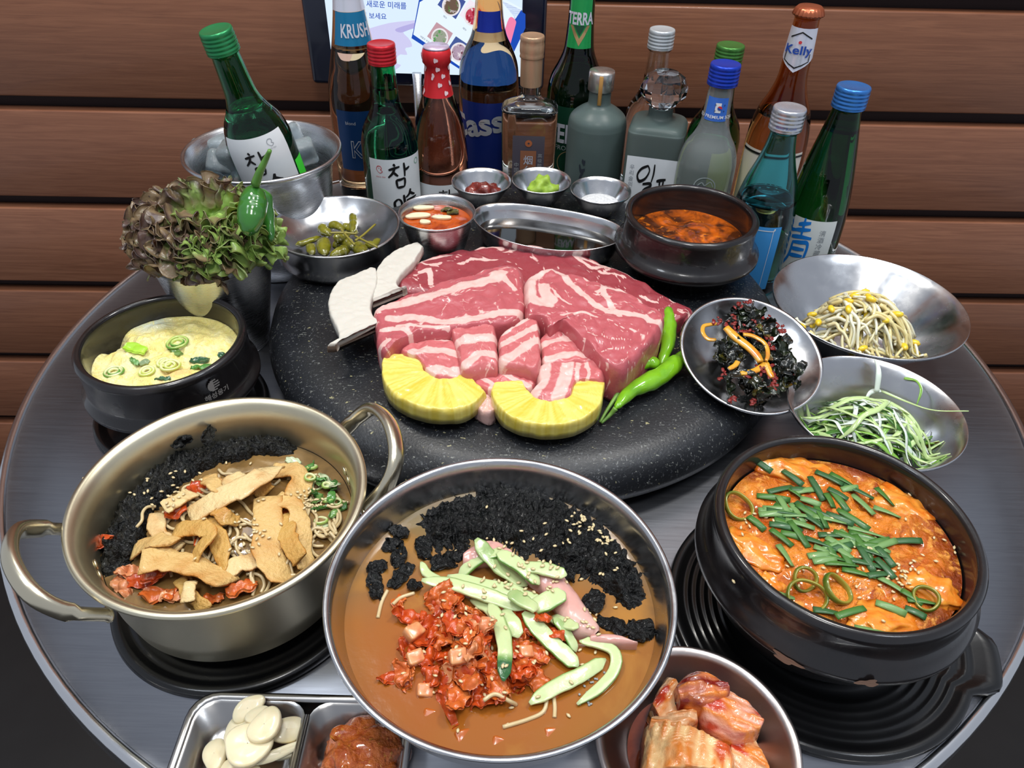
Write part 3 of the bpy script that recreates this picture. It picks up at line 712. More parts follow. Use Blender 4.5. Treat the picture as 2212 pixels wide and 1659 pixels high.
# flat square-shouldered liquor with gold cap
t, B = bottle('liquor_bottle', 'square shouldered clear liquor bottle with copper coloured ribbed cap', .012, .893,
   [(.026, 0, 5), (.030, .002, 5), (.031, .008, 5), (.0325, .06, 5), (.033, .118, 5), (.0325, .124, 4.5), (.030, .1285, 4), (.022, .1325, 3), (.0145, .136, 2), (.0118, .140, 2), (.0115, .15, 2), (.0115, .188, 2)], CLEAR, .119, .2, 0, 72, sy=.62, flat=True, wall=.003)
CF = foilm('copper_foil', (196, 160, 128), .34, .55)
mk('neck_seal', *lathe([(.0122, .150), (.0124, .1515), (.0126, .1795), (.0126, .181)], 48, caps=False), CF, t)
screwcap(t, .181, .0138, .0235, CF, 1, 40)
B.put('label_print', quad2d(-.019, .019, .03, .098, 6, 6), mat('charcoal_label', (88, 82, 92), .35, .2), off=.0012)
B.put('centre_panel', quad2d(-.0095, .0095, .03, .080, 6, 6), mat('bronze_label', (158, 104, 76), .4, .2), off=.0018)
B.put('lettering', text2d('烟台古酿', h=.050, vert=True, bold=.01), WFOIL, 0, .049, .0026)
B.put('lettering', text2d('高级酿造酒', h=.030, vert=True), SILVER, .0140, .062, .0022); B.put('lettering', text2d('中国烟台', h=.026, vert=True), SILVER, -.0140, .052, .0022)
B.put('emblem', ring2d(.0042, .0012), mat('bronze_print', (190, 110, 70), .4, .3), 0, .089, .0022)
# dark green beer bottle
t, B = bottle('beer_bottle', 'dark green glass beer bottle with bright green neck label', .069, .955,
   [(.032, 0), (.035, .003), (.0358, .012), (.0358, .10), (.0352, .125), (.0315, .143), (.024, .158), (.0185, .172), (.0165, .188), (.015, .215), (.0142, .262), (.0142, .268)], TGREEN, .17, .27, -.05)
BG = foilm('bright_green_label', (36, 160, 84), .3, .3)
B.put('neck_label', quad2d(-.030, .030, .178, .236, 30, 10), BG); B.put('lettering', text2d('TERRA', w=.031, h=.0135, bold=.03), WFOIL, 0, .2105, .0011)
B.put('emblem', poly2d([(-.012, .010), (-.008, .010), (0, -.004), (.008, .010), (.012, .010), (0, -.012)], 1), GOLD, 0, .193, .0010)
B.put('emblem', poly2d([(-.0065, .0085), (.0065, .0085), (0, -.0025)], 1), mat('black_green_print', (12, 70, 44), .4), 0, .1945, .0010)
B.put('body_label', quad2d(-.038, .038, .03, .115, 26, 8), mat('deep_green_label', (14, 62, 42), .4, .2)); B.put('lettering', text2d('TERRA', w=.062, h=.024, bold=.03), WFOIL, 0, .082, .0010)
B.put('lettering', text2d('FROM AGT', w=.04), SILVER, 0, .064, .0010); B.put('emblem', ring2d(.016, .015), GOLD, 0, .045, .0010)
# frosted round bottle
t, B = bottle('liquor_bottle', 'round frosted grey-green liquor bottle with a flat silver cap', .091, .875,
   [(.030, 0), (.0335, .003), (.0342, .01), (.0342, .10), (.0338, .116), (.031, .124), (.023, .131), (.0150, .136), (.0128, .140), (.0126, .15), (.0126, .156)], FROST, .12, .175, cav=False)
mk('cap', *lathe([(.0140, .153), (.0146, .1535), (.0146, .172), (.0140, .174), (.002, .1742)], 64), foilm('brushed_silver_cap', (208, 204, 200), .28, .9), t)
mk('neck_seal', *bevbox(-.0022, .0022, -.0152, -.0147, .14, .172, .0002, 1), foilm('gold_tape', (200, 150, 84), .35, .6), t)
B.put('lettering', (lambda v: (_2(v[0]), v[1]))(stroke2d([[(.42, .0), (.55, .05), (.6, .0)], [(.3, .1), (.4, .22), (.62, .18)], [(.55, .2), (.36, .42), (.5, .65), (.38, .95)], [(.2, .98), (.6, .9)]], .022, .060, .09)), mat('slate_ink', (44, 50, 58), .5), -.012, .052, .0008)
B.put('lettering', (lambda v: (_2(v[0]), v[1]))(stroke2d([[(.5, 0), (.45, 1)]], .01, .03, .09)), mat('slate_ink', (44, 50, 58), .5), .008, .035, .0008)
# clear bottle behind, white cap
t, B = bottle('soju_bottle', 'clear glass soju bottle with white screw cap behind the crystal stopper', .161, .930, SOJU(.97), CLEAR, .15, .2)
screwcap(t, .184, .0150, .021, foilm('white_cap', (196, 202, 206), .3, .4), 4)
# frosted square bottle with crystal stopper
t, B = bottle('liquor_bottle', 'square frosted liquor bottle with faceted crystal stopper and brushed lettering', .158, .850,
   [(.028, 0, 5), (.0312, .002, 6), (.032, .01, 7), (.032, .07, 7), (.032, .116, 7), (.031, .124, 6), (.027, .1295, 4), (.018, .132, 2.5), (.014, .135, 2), (.0135, .141, 2), (.0135, .145, 2)], FROST, .12, .18, -.05, 72, flat=True, cav=False)
V, F = lathe([(.010, .143), (.0125, .1455), (.019, .150), (.0255, .159), (.0262, .166), (.0215, .177), (.014, .182), (.003, .183)], 14)
mk('crystal_stopper', V, F, glassm('crystal', (240, 246, 250), 0, 1.5), t, smooth=False)
B.put('label_print', quad2d(-.028, .028, .012, .098, 6, 6), WHITE, off=.0006)
B.put('lettering', (lambda v: (_2(v[0]), v[1]))(stroke2d(ILPUM, .036, .078, .052)), INK, .004, .050, .0012)
B.put('lettering', text2d('우리술의품격', h=.040, vert=True), GREYP, -.021, .068, .0012)
# green bottle, green cap, behind the blue-capped one
t, B = bottle('soju_bottle', 'dark green bottle with a green cap, mostly hidden by the blue-capped clear bottle', .229, .878, SOJU(.97), DGREEN, .14, .2)
screwcap(t, .184, .0156, .0205, foilm('olive_green_cap', (74, 132, 62)), 4)
B.put('label_print', quad2d(-.0, .03, .02, .09, 12, 8), mat('yellow_green_label', (196, 214, 70), .5))
# clear bottle, blue cap, flag
t, B = bottle('soju_bottle', 'clear glass soju bottle with royal blue cap and flag on its neck label', .209, .806, SOJU(.985), mat('hazy_glass', (226, 236, 236), .07, 0, .82, 1.3, bump=(300, .03, .0003)), .140, .2, -.05)
screwcap(t, .1855, .0158, .021, foilm('blue_cap', (32, 66, 190)), 4)
B.put('neck_label', quad2d(-.0235, .0235, .1515, .1755, 26, 6), mat('blue_paper', (58, 112, 206), .45)); B.put('lettering', text2d('JEJU PREMIUM SOJU', w=.040, bold=.01), WHITE, 0, .1555, .0010)
B.put('flag', quad2d(-.0058, .0058, .1605, .1705, 8, 4), WHITE, .003, 0, off=.0009)
def half(r, s, n=14):
    a = np.linspace(0, PI, n) * s; return np.vstack([[(0, 0)], np.c_[np.cos(a), np.sin(a)] * r]), [(0, i, i + 1) for i in range(1, n)]
B.put('flag_mark', half(.0022, 1), RED, .003, .1655, .0015, rot=-.4); B.put('flag_mark', half(.0022, -1), mat('blue_print', (30, 70, 160), .5), .003, .1655, .0015, rot=-.4)
for sx in (-1, 1):
    for sz in (-1, 1):
        for k in range(3): B.put('flag_mark', quad2d(-.0009, .0009, -.00012 + .0005 * (k - 1), .00012 + .0005 * (k - 1), 3, 2), INK, .003 + sx * .0042, .1655 + sz * .0030, .0015, rot=-sx * sz * .6 + PI / 2)
mkr = mat('embossed_glass', (225, 236, 238), .15, 0, .6, 1.3)
B.put('embossed_mark', ring2d(.012, .0108), mkr, .004, .085, .0007); B.put('embossed_mark', (lambda v: (_2(v[0]), v[1]))(stroke2d([[(.0, .5), (.3, .1), (.5, .3), (.8, .0), (1, .4)], [(.1, .8), (.5, .6), (.9, .8)]], .018, .014, .08)), mkr, .004, .085, .0007)
# amber beer
t, B = bottle('beer_bottle', 'amber glass beer bottle with copper crown cap and hexagonal neck emblem', .299, .862,
   [(.032, 0), (.0345, .003), (.0352, .012), (.0352, .085), (.034, .115), (.029, .140), (.0205, .160), (.0158, .178), (.0148, .20), (.0136, .225), (.0130, .237), (.0140, .239), (.0140, .243), (.0125, .2445)], AMBER, .135, .25, -.05)
V, F = lathe([(.0158, .2405), (.0160, .242), (.0145, .2465), (.012, .2490), (.002, .2494)], 84); a = np.arctan2(V[:, 1], V[:, 0]); V[:, :2] *= (1 + .05 * np.cos(a * 21) * (V[:, 2] < .2435))[:, None]
mk('crown_cap', V, F, foilm('copper_cap', (186, 104, 72), .28, .7), t)
B.put('neck_label', poly2d([(-.0185, .0205), (.0185, .0205), (.021, -.010), (0, -.0235), (-.021, -.010)], 5), WFOIL, 0, .2095, .0006)
B.put('emblem', poly2d([(0, .0155), (.0115, .0095), (.0115, .0080), (0, .0140), (-.0115, .0080), (-.0115, .0095)], 1), INK, 0, .2115, .0011)
B.put('emblem', poly2d([(0, -.0185), (.0125, -.0125), (.0125, -.005), (.0135, -.005), (.0135, -.0132), (0, -.020), (-.0135, -.0132), (-.0135, -.005), (-.0125, -.005), (-.0125, -.0125)], 1), INK, 0, .2100, .0011)
B.put('lettering', text2d('Kelly', w=.029, h=.0115, bold=.02), mat('blue_print', (30, 70, 160), .5), 0, .2075, .0014); B.put('emblem', ring2d(.0016, .0002), RED, .0, .2165, .0014)
B.put('body_label', quad2d(-.036, .036, .03, .103, 26, 8), mat('cream_label', (228, 222, 210), .4, .1)); B.put('lettering', text2d('Kelly', w=.05, h=.018, bold=.03), INK, 0, .050, .0010); B.put('label_border', quad2d(-.036, .036, .098, .1005, 26, 2), INK, off=.0010)
# turquoise bottle
t, B = bottle('soju_bottle', 'turquoise glass soju bottle with silver cap and blue-and-white label', .255, .720,
   [(.027, 0), (.031, .0025), (.0325, .01), (.0325, .05), (.0322, .08), (.0300, .1), (.0255, .12), (.0195, .138), (.0155, .152), (.0136, .162), (.0128, .170), (.0142, .172), (.0142, .1745), (.0125, .176), (.0122, .185)], TURQ, .100, .2, -.1)
screwcap(t, .1735, .0158, .021, foilm('silver_screw_cap', (196, 200, 208), .25, .7), 4)
B.put('label_print', quad2d(-.030, .022, .012, .085, 22, 8), mat('sky_blue_label', (66, 152, 222), .45)); 
B.put('emblem', ring2d(.017, .0002), WHITE, -.010, .042, .0008); B.put('label_border', (lambda v: (_2(v[0]), v[1]))(stroke2d([[(0, 0), (.95, 0), (1, .05), (1, 1)]], .044, .066, .014)), WHITE, -.004, .048, .0009)
BC = Body(t, [(.0162, .17), (.0162, .2)]); BC.put('lettering', text2d('ZERO SUGAR', w=.020), mat('blue_print', (30, 70, 160), .5), .003, .1792, .0004)
# dark green tapered bottle, blue cap
t, B = bottle('rice_wine_bottle', 'tapered dark green rice wine bottle with metallic blue cap, rightmost bottle', .319, .744,
   [(.028, 0), (.031, .0025), (.0318, .01), (.0318, .06), (.0305, .085), (.0268, .115), (.0215, .145), (.0165, .170), (.0142, .182), (.0138, .186), (.0150, .1875), (.0150, .19), (.0128, .1915), (.0125, .196)], DGREEN, .165, .2, -.28)
screwcap(t, .1875, .0162, .0205, foilm('metallic_blue_cap', (62, 128, 206), .25, .6), 4)
B.put('label_print', quad2d(-.024, .031, .014, .080, 22, 8), mat('pale_label', (222, 228, 226), .45)); BP2 = mat('bright_blue_print', (26, 126, 216), .5)
B.put('lettering', (lambda v: (_2(v[0]), v[1]))(stroke2d(CHEONG, .030, .056, .085)), BP2, -.004, .050, .0008); B.put('lettering', text2d('淸酒冷藏醱酵', h=.045, vert=True), GREYP, .022, .048, .0008)

# ---------------------------------------------------------------- ice bucket
bk = vessel('ice_bucket', 'stainless steel ice bucket with bail handle holding a green bottle', 'bucket', BKX, BKY, 0,
       [(.050, 0), (.054, .002), (.057, .02), (.0635, .075), (.068, .108), (.0715, .118), (.0775, .1235), (.0795, .1262), (.0792, .1285), (.0772, .129), (.0755, .1275)],
       [(.002, .004), (.05, .004), (.0555, .02), (.062, .075), (.0665, .1085), (.0700, .1195)], STEELB, 110, 'bucket_body')
pa = P(585, 395, .105); pb = P(650, 470, .07)
hp = [np.array(pa) + (0, -.002, 0), np.array(pa) + (.004, -.012, -.001), np.array(pb) * .5 + np.array(pa) * .5 + (0, -.012, 0), np.array(pb)]
for s in (-.0035, .0035): mk('bail_wire', *sweep(cat([np.array(h_) + (s, s, 0) for h_ in hp], 20), .0022, seg=8), STEEL, bk, world=True)
V, F = blob((.008, .008, .006), 0, 1, 0, 3); mk('handle_lug', V + np.array(pa) + (0, .003, 0), F, STEEL, bk, world=True)
ICEM = mat('ice', (222, 236, 242), .08, 0, .72, 1.31, bump=(120, .5, .002))
icep = [(470, 318, .112, .017), (508, 345, .115, .019), (440, 335, .104, .015), (480, 360, .108, .016), (636, 300, .112, .015), (655, 330, .110, .014), (540, 372, .104, .013), (600, 285, .100, .015)]
for k, (a, b, z, s) in enumerate(icep):
    V, F = bevbox(-s, s, -s * .9, s * .9, -s * .75, s * .75, s * .42, 4); V = V * (1 + .14 * fbm(V, 70, k + 2, 2))[:, None]
    V = V @ rotm(k * .9, k * 1.3, k * .7).T
    o = mk('ice_cube', V, F, ICEM, None, origin=None); o.location = P(a, b, z)
    tag(o, ['ice cube at the upper left of the steel bucket', 'ice cube right beside the leaning bottle label', 'leftmost ice cube against the bucket wall', 'ice cube low at the front left of the bucket', 'ice cube at the upper right behind the leaning bottle', 'rightmost ice cube near the bucket wall', 'small ice cube under the leaning bottle at the front', 'ice cube at the back of the bucket'][k], 'ice', 'ice cubes in the bucket')

# ---------------------------------------------------------------- tablet screen on its stand
YS = 1.005
def S(x, y): p = PY(x, y, YS); return p[0], p[2]
mn = thing('order_tablet', 'black framed tablet screen showing a tablet ordering advert, behind the bottles', 'screen', (-.11, YS, 0))
xl, zt = S(676, 190)[0], .262; xr = S(1178, 60)[0] + .001; zb = S(905, 203)[1] + .008
mk('frame', *bevbox(xl, xr, YS + .001, YS + .012, zb, zt, .006, 4), mat('navy_black_bezel', (14, 18, 34), .25, coat=.4, vary=[(5, (18, 24, 48), .4, .7)]), mn, world=True)
sl, sr = S(714, 100)[0], S(1126, 100)[0]; sb = S(905, 173)[1] + .008
def em(n, c, e=1.0): return mat('screen_' + n, c, .4, emis=e)
EW = 1.0
def flat(name, pts, m, k, px=True):
    q = [S(*p) if px else p for p in pts]
    V = [(a, YS - .0003 * k, b) for a, b in q]
    f = tuple(range(len(V))); nn = np.cross(np.array(V[1]) - V[0], np.array(V[2]) - V[1])
    V = np.array(V); 
    area_ = sum(V[i][0] * V[(i + 1) % len(V)][2] - V[(i + 1) % len(V)][0] * V[i][2] for i in range(len(V)))
    return mk(name, V, [f if area_ > 0 else tuple(reversed(f))], m, mn, smooth=False, world=True)
SWH = em('white', (214, 232, 250)); 
flat('display', [(sl, sb), (sr, sb), (sr, zt - .012), (sl, zt - .012)], SWH, 1, False)
def sm(pts, n=40): return [tuple(q) for q in cat(pts, n, True)]
SKIN = em('skin', (202, 200, 236)); SKD = em('skin_shade', (176, 170, 222)); SBL = em('blue', (24, 74, 178)); SPW = em('page', (226, 240, 252)); SPK = em('pink', (238, 128, 168)); SDV = em('device', (200, 216, 240))
flat('picture_hand', sm([(780, 75), (830, 52), (880, 45), (930, 42), (932, 52), (905, 58), (870, 66), (885, 85), (890, 100), (875, 104), (880, 118), (862, 118), (855, 135), (866, 142), (830, 160), (770, 150)]), SKIN, 2)
flat('picture_finger', sm([(855, 62), (900, 48), (928, 45), (928, 53), (890, 62), (866, 70)], 24), SKD, 3)
flat('picture_tablet_edge', [(889, 82), (893, 66), (905, 0), (1002, -60), (1135, 30), (1135, 60), (1080, 175), (1035, 176)], SBL, 3)
flat('picture_tablet', [(893, 74), (907, 4), (1000, -50), (1128, 18), (1030, 168)], SPW, 4)
flat('picture_button', sm([(1100, 38), (1114, 44), (1112, 60), (1094, 120), (1082, 118), (1086, 84)], 24), SPK, 5)
flat('picture_dot', sm([(1090, 112), (1104, 126), (1108, 145), (1092, 140), (1084, 124)], 16), SPK, 5)
flat('picture_edge', [(1082, 0), (1128, 22), (1128, 40), (1112, 34), (1120, 80), (1060, 176), (1045, 172), (1100, 90), (1114, 40)], SBL, 4)
fd = [((975, 12), 48, (104, 84, 70)), ((1022, 34), 48, (190, 66, 88)), ((950, 80), 44, (150, 156, 140)), ((992, 112), 46, (172, 150, 170))]
for k, ((cx, cy), s, c) in enumerate(fd):
    flat('picture_photo', [(cx - s * .62, cy - s * .05), (cx - s * .15, cy - s * .75), (cx + s * .65, cy - s * .2), (cx + s * .2, cy + s * .6)], em('photo%d' % k, [(64, 84, 150), (236, 226, 238), (190, 150, 160), (70, 90, 150)][k]), 5)
    n_ = 26; flat('picture_bowl', [(cx + s * .42 * math.cos(i / n_ * 2 * PI), cy + s * .46 * math.sin(i / n_ * 2 * PI)) for i in range(n_)], em('bowl%d' % k, (226, 222, 226)), 6)
    m_ = mat('screen_dish%d' % k, c, .4, emis=1.0, vary=[(160, (230, 222, 226), .55, .65), (240, [(80, 130, 60), (150, 20, 40), (80, 150, 80), (110, 70, 80)][k], .55, .62)])
    flat('picture_dish', [(cx + s * .34 * math.cos(i / n_ * 2 * PI), cy + s * .38 * math.sin(i / n_ * 2 * PI)) for i in range(n_)], m_, 7)
def stext(s, cx, cy, wpx, m, k, rot=0., bold=0.):
    x, z = S(cx, cy); x2, _ = S(cx + wpx, cy); V, F = text2d(s, w=x2 - x, bold=bold); c, q = math.cos(rot), math.sin(rot); V = V @ np.array([[c, q], [-q, c]])
    return mk('lettering', np.c_[V[:, 0] + x, np.full(len(V), YS - .0003 * k), V[:, 1] + z], F, m, mn, smooth=False, world=True)
stext('의 새로운 미래를', 826, 9, 104, SBL, 6, -.03, .01); stext('미리 보세요', 802, 33, 66, SBL, 6, -.03, .01)
for (a, b) in ((962, 36), (1004, 62), (945, 110)): stext('메뉴', a, b, 9, INK if 0 else em('ink', (60, 60, 90)), 6, -.5)
stext('태블릿 주문', 918, 84, 22, em('ink', (60, 60, 90)), 6, -.6)
stp_ = S(905, 215); mk('stand_post', *lathe([(.006, 0), (.006, zb + .02)], 24), STEELB, None)
o = bpy.data.objects[-1] if 0 else None
for o in list(COL.objects):
    if o.name.startswith('stand_post'): o.parent = mn; o.location = (S(905, 225)[0] + .11 - .0, -.004, 0)
mk('stand_foot', *bevbox(-.07, .05, -.02, .05, 0, .004, .0018, 2), STEELB, mn)
# ---------------------------------------------------------------- food helpers
from mathutils.bvhtree import BVHTree
class Heap:
    """what is already lying in a dish, to let the next piece down onto it"""
    def __init__(s): s.parts = []; s.t = None
    def add(s, V, F): s.parts.append((np.asarray(V, float), F)); s.t = None
    def z(s, x, y, default=0.):
        if s.t is None: V, F = join(*s.parts); s.t = BVHTree.FromPolygons([tuple(v) for v in V], F)
        h = s.t.ray_cast(Vector((x, y, .4)), Vector((0, 0, -1)))
        return h[0].z if h[0] is not None else default
def put(name, V, F, m, label, catg, group=None, attrs=None, parent=None, smooth=True):
    """world-space mesh -> thing with its origin at its own base centre (or a part of parent)"""
    V = np.asarray(V, float)
    if parent is not None: return mk(name, V, F, m, parent, smooth, True, attrs)
    o = mk(name, V, F, m, None, smooth, False, attrs, origin=((V[:, 0].min() + V[:, 0].max()) / 2, (V[:, 1].min() + V[:, 1].max()) / 2, V[:, 2].min()))
    return tag(o, label, catg, group)
def disc(cx, cy, z, r, rings=40, seg=110, amp=0., sc=60, seed=1, edge_down=0., fn=None):
    V = [(cx, cy, z)]; 
    for k in range(1, rings + 1):
        rr = r * k / rings; a = np.arange(seg) / seg * 2 * PI
        V += list(zip(cx + rr * np.cos(a), cy + rr * np.sin(a), [z] * seg))
    V = np.array(V, float); F = [(0, 1 + j, 1 + (j + 1) % seg) for j in range(seg)]
    for k in range(rings - 1):
        for j in range(seg): a = 1 + k * seg; F.append((a + j, a + seg + j, a + seg + (j + 1) % seg, a + (j + 1) % seg))
    q = np.hypot(V[:, 0] - cx, V[:, 1] - cy) / r
    V[:, 2] += amp * fbm(V, sc, seed, 4) * np.clip((1 - q) * 6, 0, 1)
    if fn is not None: V[:, 2] += fn(V, q)
    return V, F
def crumple(c, L, W, amp, seed, nu=16, nv=10, th=.0012, rot=(0, 0, 0), sc=None, curl=0., taper=.4):
    u = np.linspace(-1, 1, nu)[:, None]; v = np.linspace(-1, 1, nv)[None, :]
    x = u * L / 2 + 0 * v; wd = (1 - taper * np.abs(u) ** 2); y = v * W / 2 * wd
    z = curl * (u ** 2) * L + 0 * v
    G = np.stack([x, y, z * np.ones_like(x)], 2); P0 = G.reshape(-1, 3); sc = sc or 2.2 / W
    for k in range(3): G[:, :, k] += (amp * fbm(P0 + seed * 1.7, sc, seed * 3 + k, 2)).reshape(nu, nv) * (1 if k == 2 else .45)
    V, F = shell(G, th); V = V @ rotm(*rot).T + np.array(c)
    return V, F
def mixc(a, b, t): t = np.clip(t, 0, 1)[:, None]; return np.array(lin(a)) * (1 - t) + np.array(lin(b)) * t
def reg9(p, cx, cy, r):
    u = (p[0] - cx) / r; v = (p[1] - cy) / r; a = 'back' if v > .55 else 'front' if v < -.55 else ''; b = 'right' if u > .55 else 'left' if u < -.55 else ''
    return (a + ' ' + b).strip() or 'middle'
def jig(p, s=.0004): return np.array(p) + RS.uniform(-s, s, 3)

SP_OFF = 0
# ---------------------------------------------------------------- meat on the stone plate
ZS = SH
def z6(p): return zf(p, .37975, 680, 500)
FATC = (230, 188, 180)
def meatm(name, c, c2, sc=150, amt=.55, soft=.10, fibre=None):
    return mat(name, c, .34, 0, coat=.35, sss=.12, vary=None, fat=(FATC, sc, amt, soft), bump=(420, .35, .0008), rvary=(200, .25, .5), stretch=fibre)
M_RED = meatm('raw_dark_beef', (152, 60, 68), 0, 120); M_ROSE = meatm('raw_rose_pork', (186, 92, 98), 0, 130); M_PINK = meatm('raw_pink_pork', (200, 108, 110), 0, 150)
def fatattr(V, streaks, z, base=.0, px=z6, mar=0., msc=120, seed=3):
    f = np.full(len(V), base)
    for line, w in streaks:
        Lw = PX(px(line), z); 
        if len(Lw) > 2: Lw = cat(Lw, 5 * len(Lw))
        d = dpoly(V, Lw); wm = w * .37975 * .00042 / 2
        f = np.maximum(f, np.clip(.95 - (d / wm - .6) * .75, 0, 1))
    if mar:
        r = 1 - np.abs(fbm(V * np.array([1, 1, .3]), msc, seed, 3)) * 7; f = np.maximum(f, np.clip(r, 0, 1) * mar)
    return f
# back: wide thin flank under the rest
up = [(478, 285), (525, 205), (640, 140), (800, 95), (930, 78), (1150, 62), (1300, 70), (1450, 98), (1600, 150), (1750, 210), (1900, 300), (2040, 385), (2165, 440)]
lo = [(470, 330), (560, 345), (700, 340), (900, 320), (1050, 320), (1200, 320), (1350, 320), (1500, 340), (1650, 380), (1780, 430), (1900, 480), (2010, 520), (2100, 490)]
V, F = rail_slab(PX(z6(up), ZS + .02), PX(z6(lo), ZS + .02), ZS, ZS + .019, 150, 40, dome=.003, edge=.14, rough=.0012, seed=3, rz=90)
st_ = [([(520, 215), (640, 165), (760, 135)], 22), ([(600, 240), (650, 235), (660, 300)], 26), ([(920, 95), (1060, 90)], 22), ([(1180, 70), (1250, 90), (1330, 110)], 26), ([(1240, 90), (1300, 85), (1340, 100)], 14), ([(830, 200), (900, 170), (1030, 168)], 20),
       ([(1390, 110), (1500, 150), (1600, 180), (1720, 190)], 24), ([(1440, 130), (1560, 200), (1640, 210)], 16), ([(1600, 210), (1700, 200), (1810, 255)], 30), ([(1620, 240), (1760, 270)], 16), ([(1850, 380), (1950, 420)], 12), ([(560, 180), (700, 210)], 14), ([(670, 205), (710, 190)], 30), ([(1080, 120), (1130, 110)], 18), ([(1500, 100), (1620, 150), (1720, 190)], 14)]
put('beef_flank', V, F, M_RED, 'wide thin sheet of dark red raw beef lying behind the other meat', 'meat', attrs={'fat': fatattr(V, st_, ZS + .02, 0, mar=.74, msc=60)})
# left block
HB = ZS + .034
ol = [(322, 440), (390, 405), (480, 372), (600, 330), (700, 290), (870, 240), (1010, 195), (1130, 170), (1185, 215), (1198, 330), (1196, 440), (1150, 490), (1035, 520), (900, 540), (760, 560), (600, 575), (480, 620), (400, 660), (352, 610), (336, 520)]
V, F = radial_slab(PX(z6(ol), HB), ZS + .001, HB, 170, 44, .10, .002, .0012, 11, 110)
st_ = [([(340, 440), (480, 415), (640, 385), (760, 345), (880, 310)], 62), ([(880, 310), (1000, 285), (1060, 235)], 62), ([(430, 500), (600, 500), (760, 520), (900, 500), (1060, 465), (1190, 455)], 46), ([(700, 290), (870, 245), (960, 220)], 16), ([(380, 560), (500, 560), (560, 600)], 24), ([(1060, 240), (1100, 300), (1130, 320)], 26), ([(350, 640), (420, 620)], 26), ([(470, 540), (640, 545), (760, 550)], 18)]
put('pork_block', V, F, M_ROSE, 'long slab of rose pork with broad pale fat bands, left of centre', 'meat', attrs={'fat': fatattr(V, st_, HB, 0, mar=.66, msc=70, seed=8)})
# right block
ol = [(1190, 275), (1240, 225), (1340, 200), (1440, 222), (1560, 262), (1700, 305), (1860, 380), (1995, 462), (1970, 560), (1900, 650), (1830, 720), (1760, 770), (1660, 740), (1560, 650), (1480, 570), (1400, 512), (1335, 535), (1300, 490), (1215, 465), (1192, 380)]
V, F = radial_slab(PX(z6(ol), HB + .004), ZS + .001, HB + .004, 170, 44, .09, .0015, .0012, 14, 110)
st_ = [([(1215, 300), (1260, 255), (1330, 225)], 70), ([(1215, 300), (1230, 400), (1320, 440)], 62), ([(1330, 230), (1400, 260), (1450, 320), (1540, 400), (1650, 470), (1800, 500), (1965, 545)], 34), ([(1300, 330), (1310, 380), (1350, 420)], 50), ([(1640, 325), (1640, 380), (1690, 460), (1730, 510)], 26), ([(1600, 370), (1680, 350), (1800, 380), (1910, 430), (1990, 480)], 20),
       ([(1420, 250), (1500, 250), (1540, 300)], 14), ([(1400, 505), (1500, 490), (1600, 515)], 14), ([(1750, 350), (1830, 400), (1850, 430)], 14), ([(1360, 370), (1380, 400), (1450, 440)], 12), ([(1500, 360), (1560, 430), (1640, 460)], 10), ([(1550, 600), (1700, 640), (1800, 640)], 6), ([(1700, 560), (1860, 600)], 6), ([(1630, 700), (1760, 690)], 6)]
put('pork_block', V, F, M_ROSE, 'thick wedge of marbled red pork with white fat cap, right of centre', 'meat', attrs={'fat': fatattr(V, st_, HB, 0, mar=.70, msc=90, seed=5)})
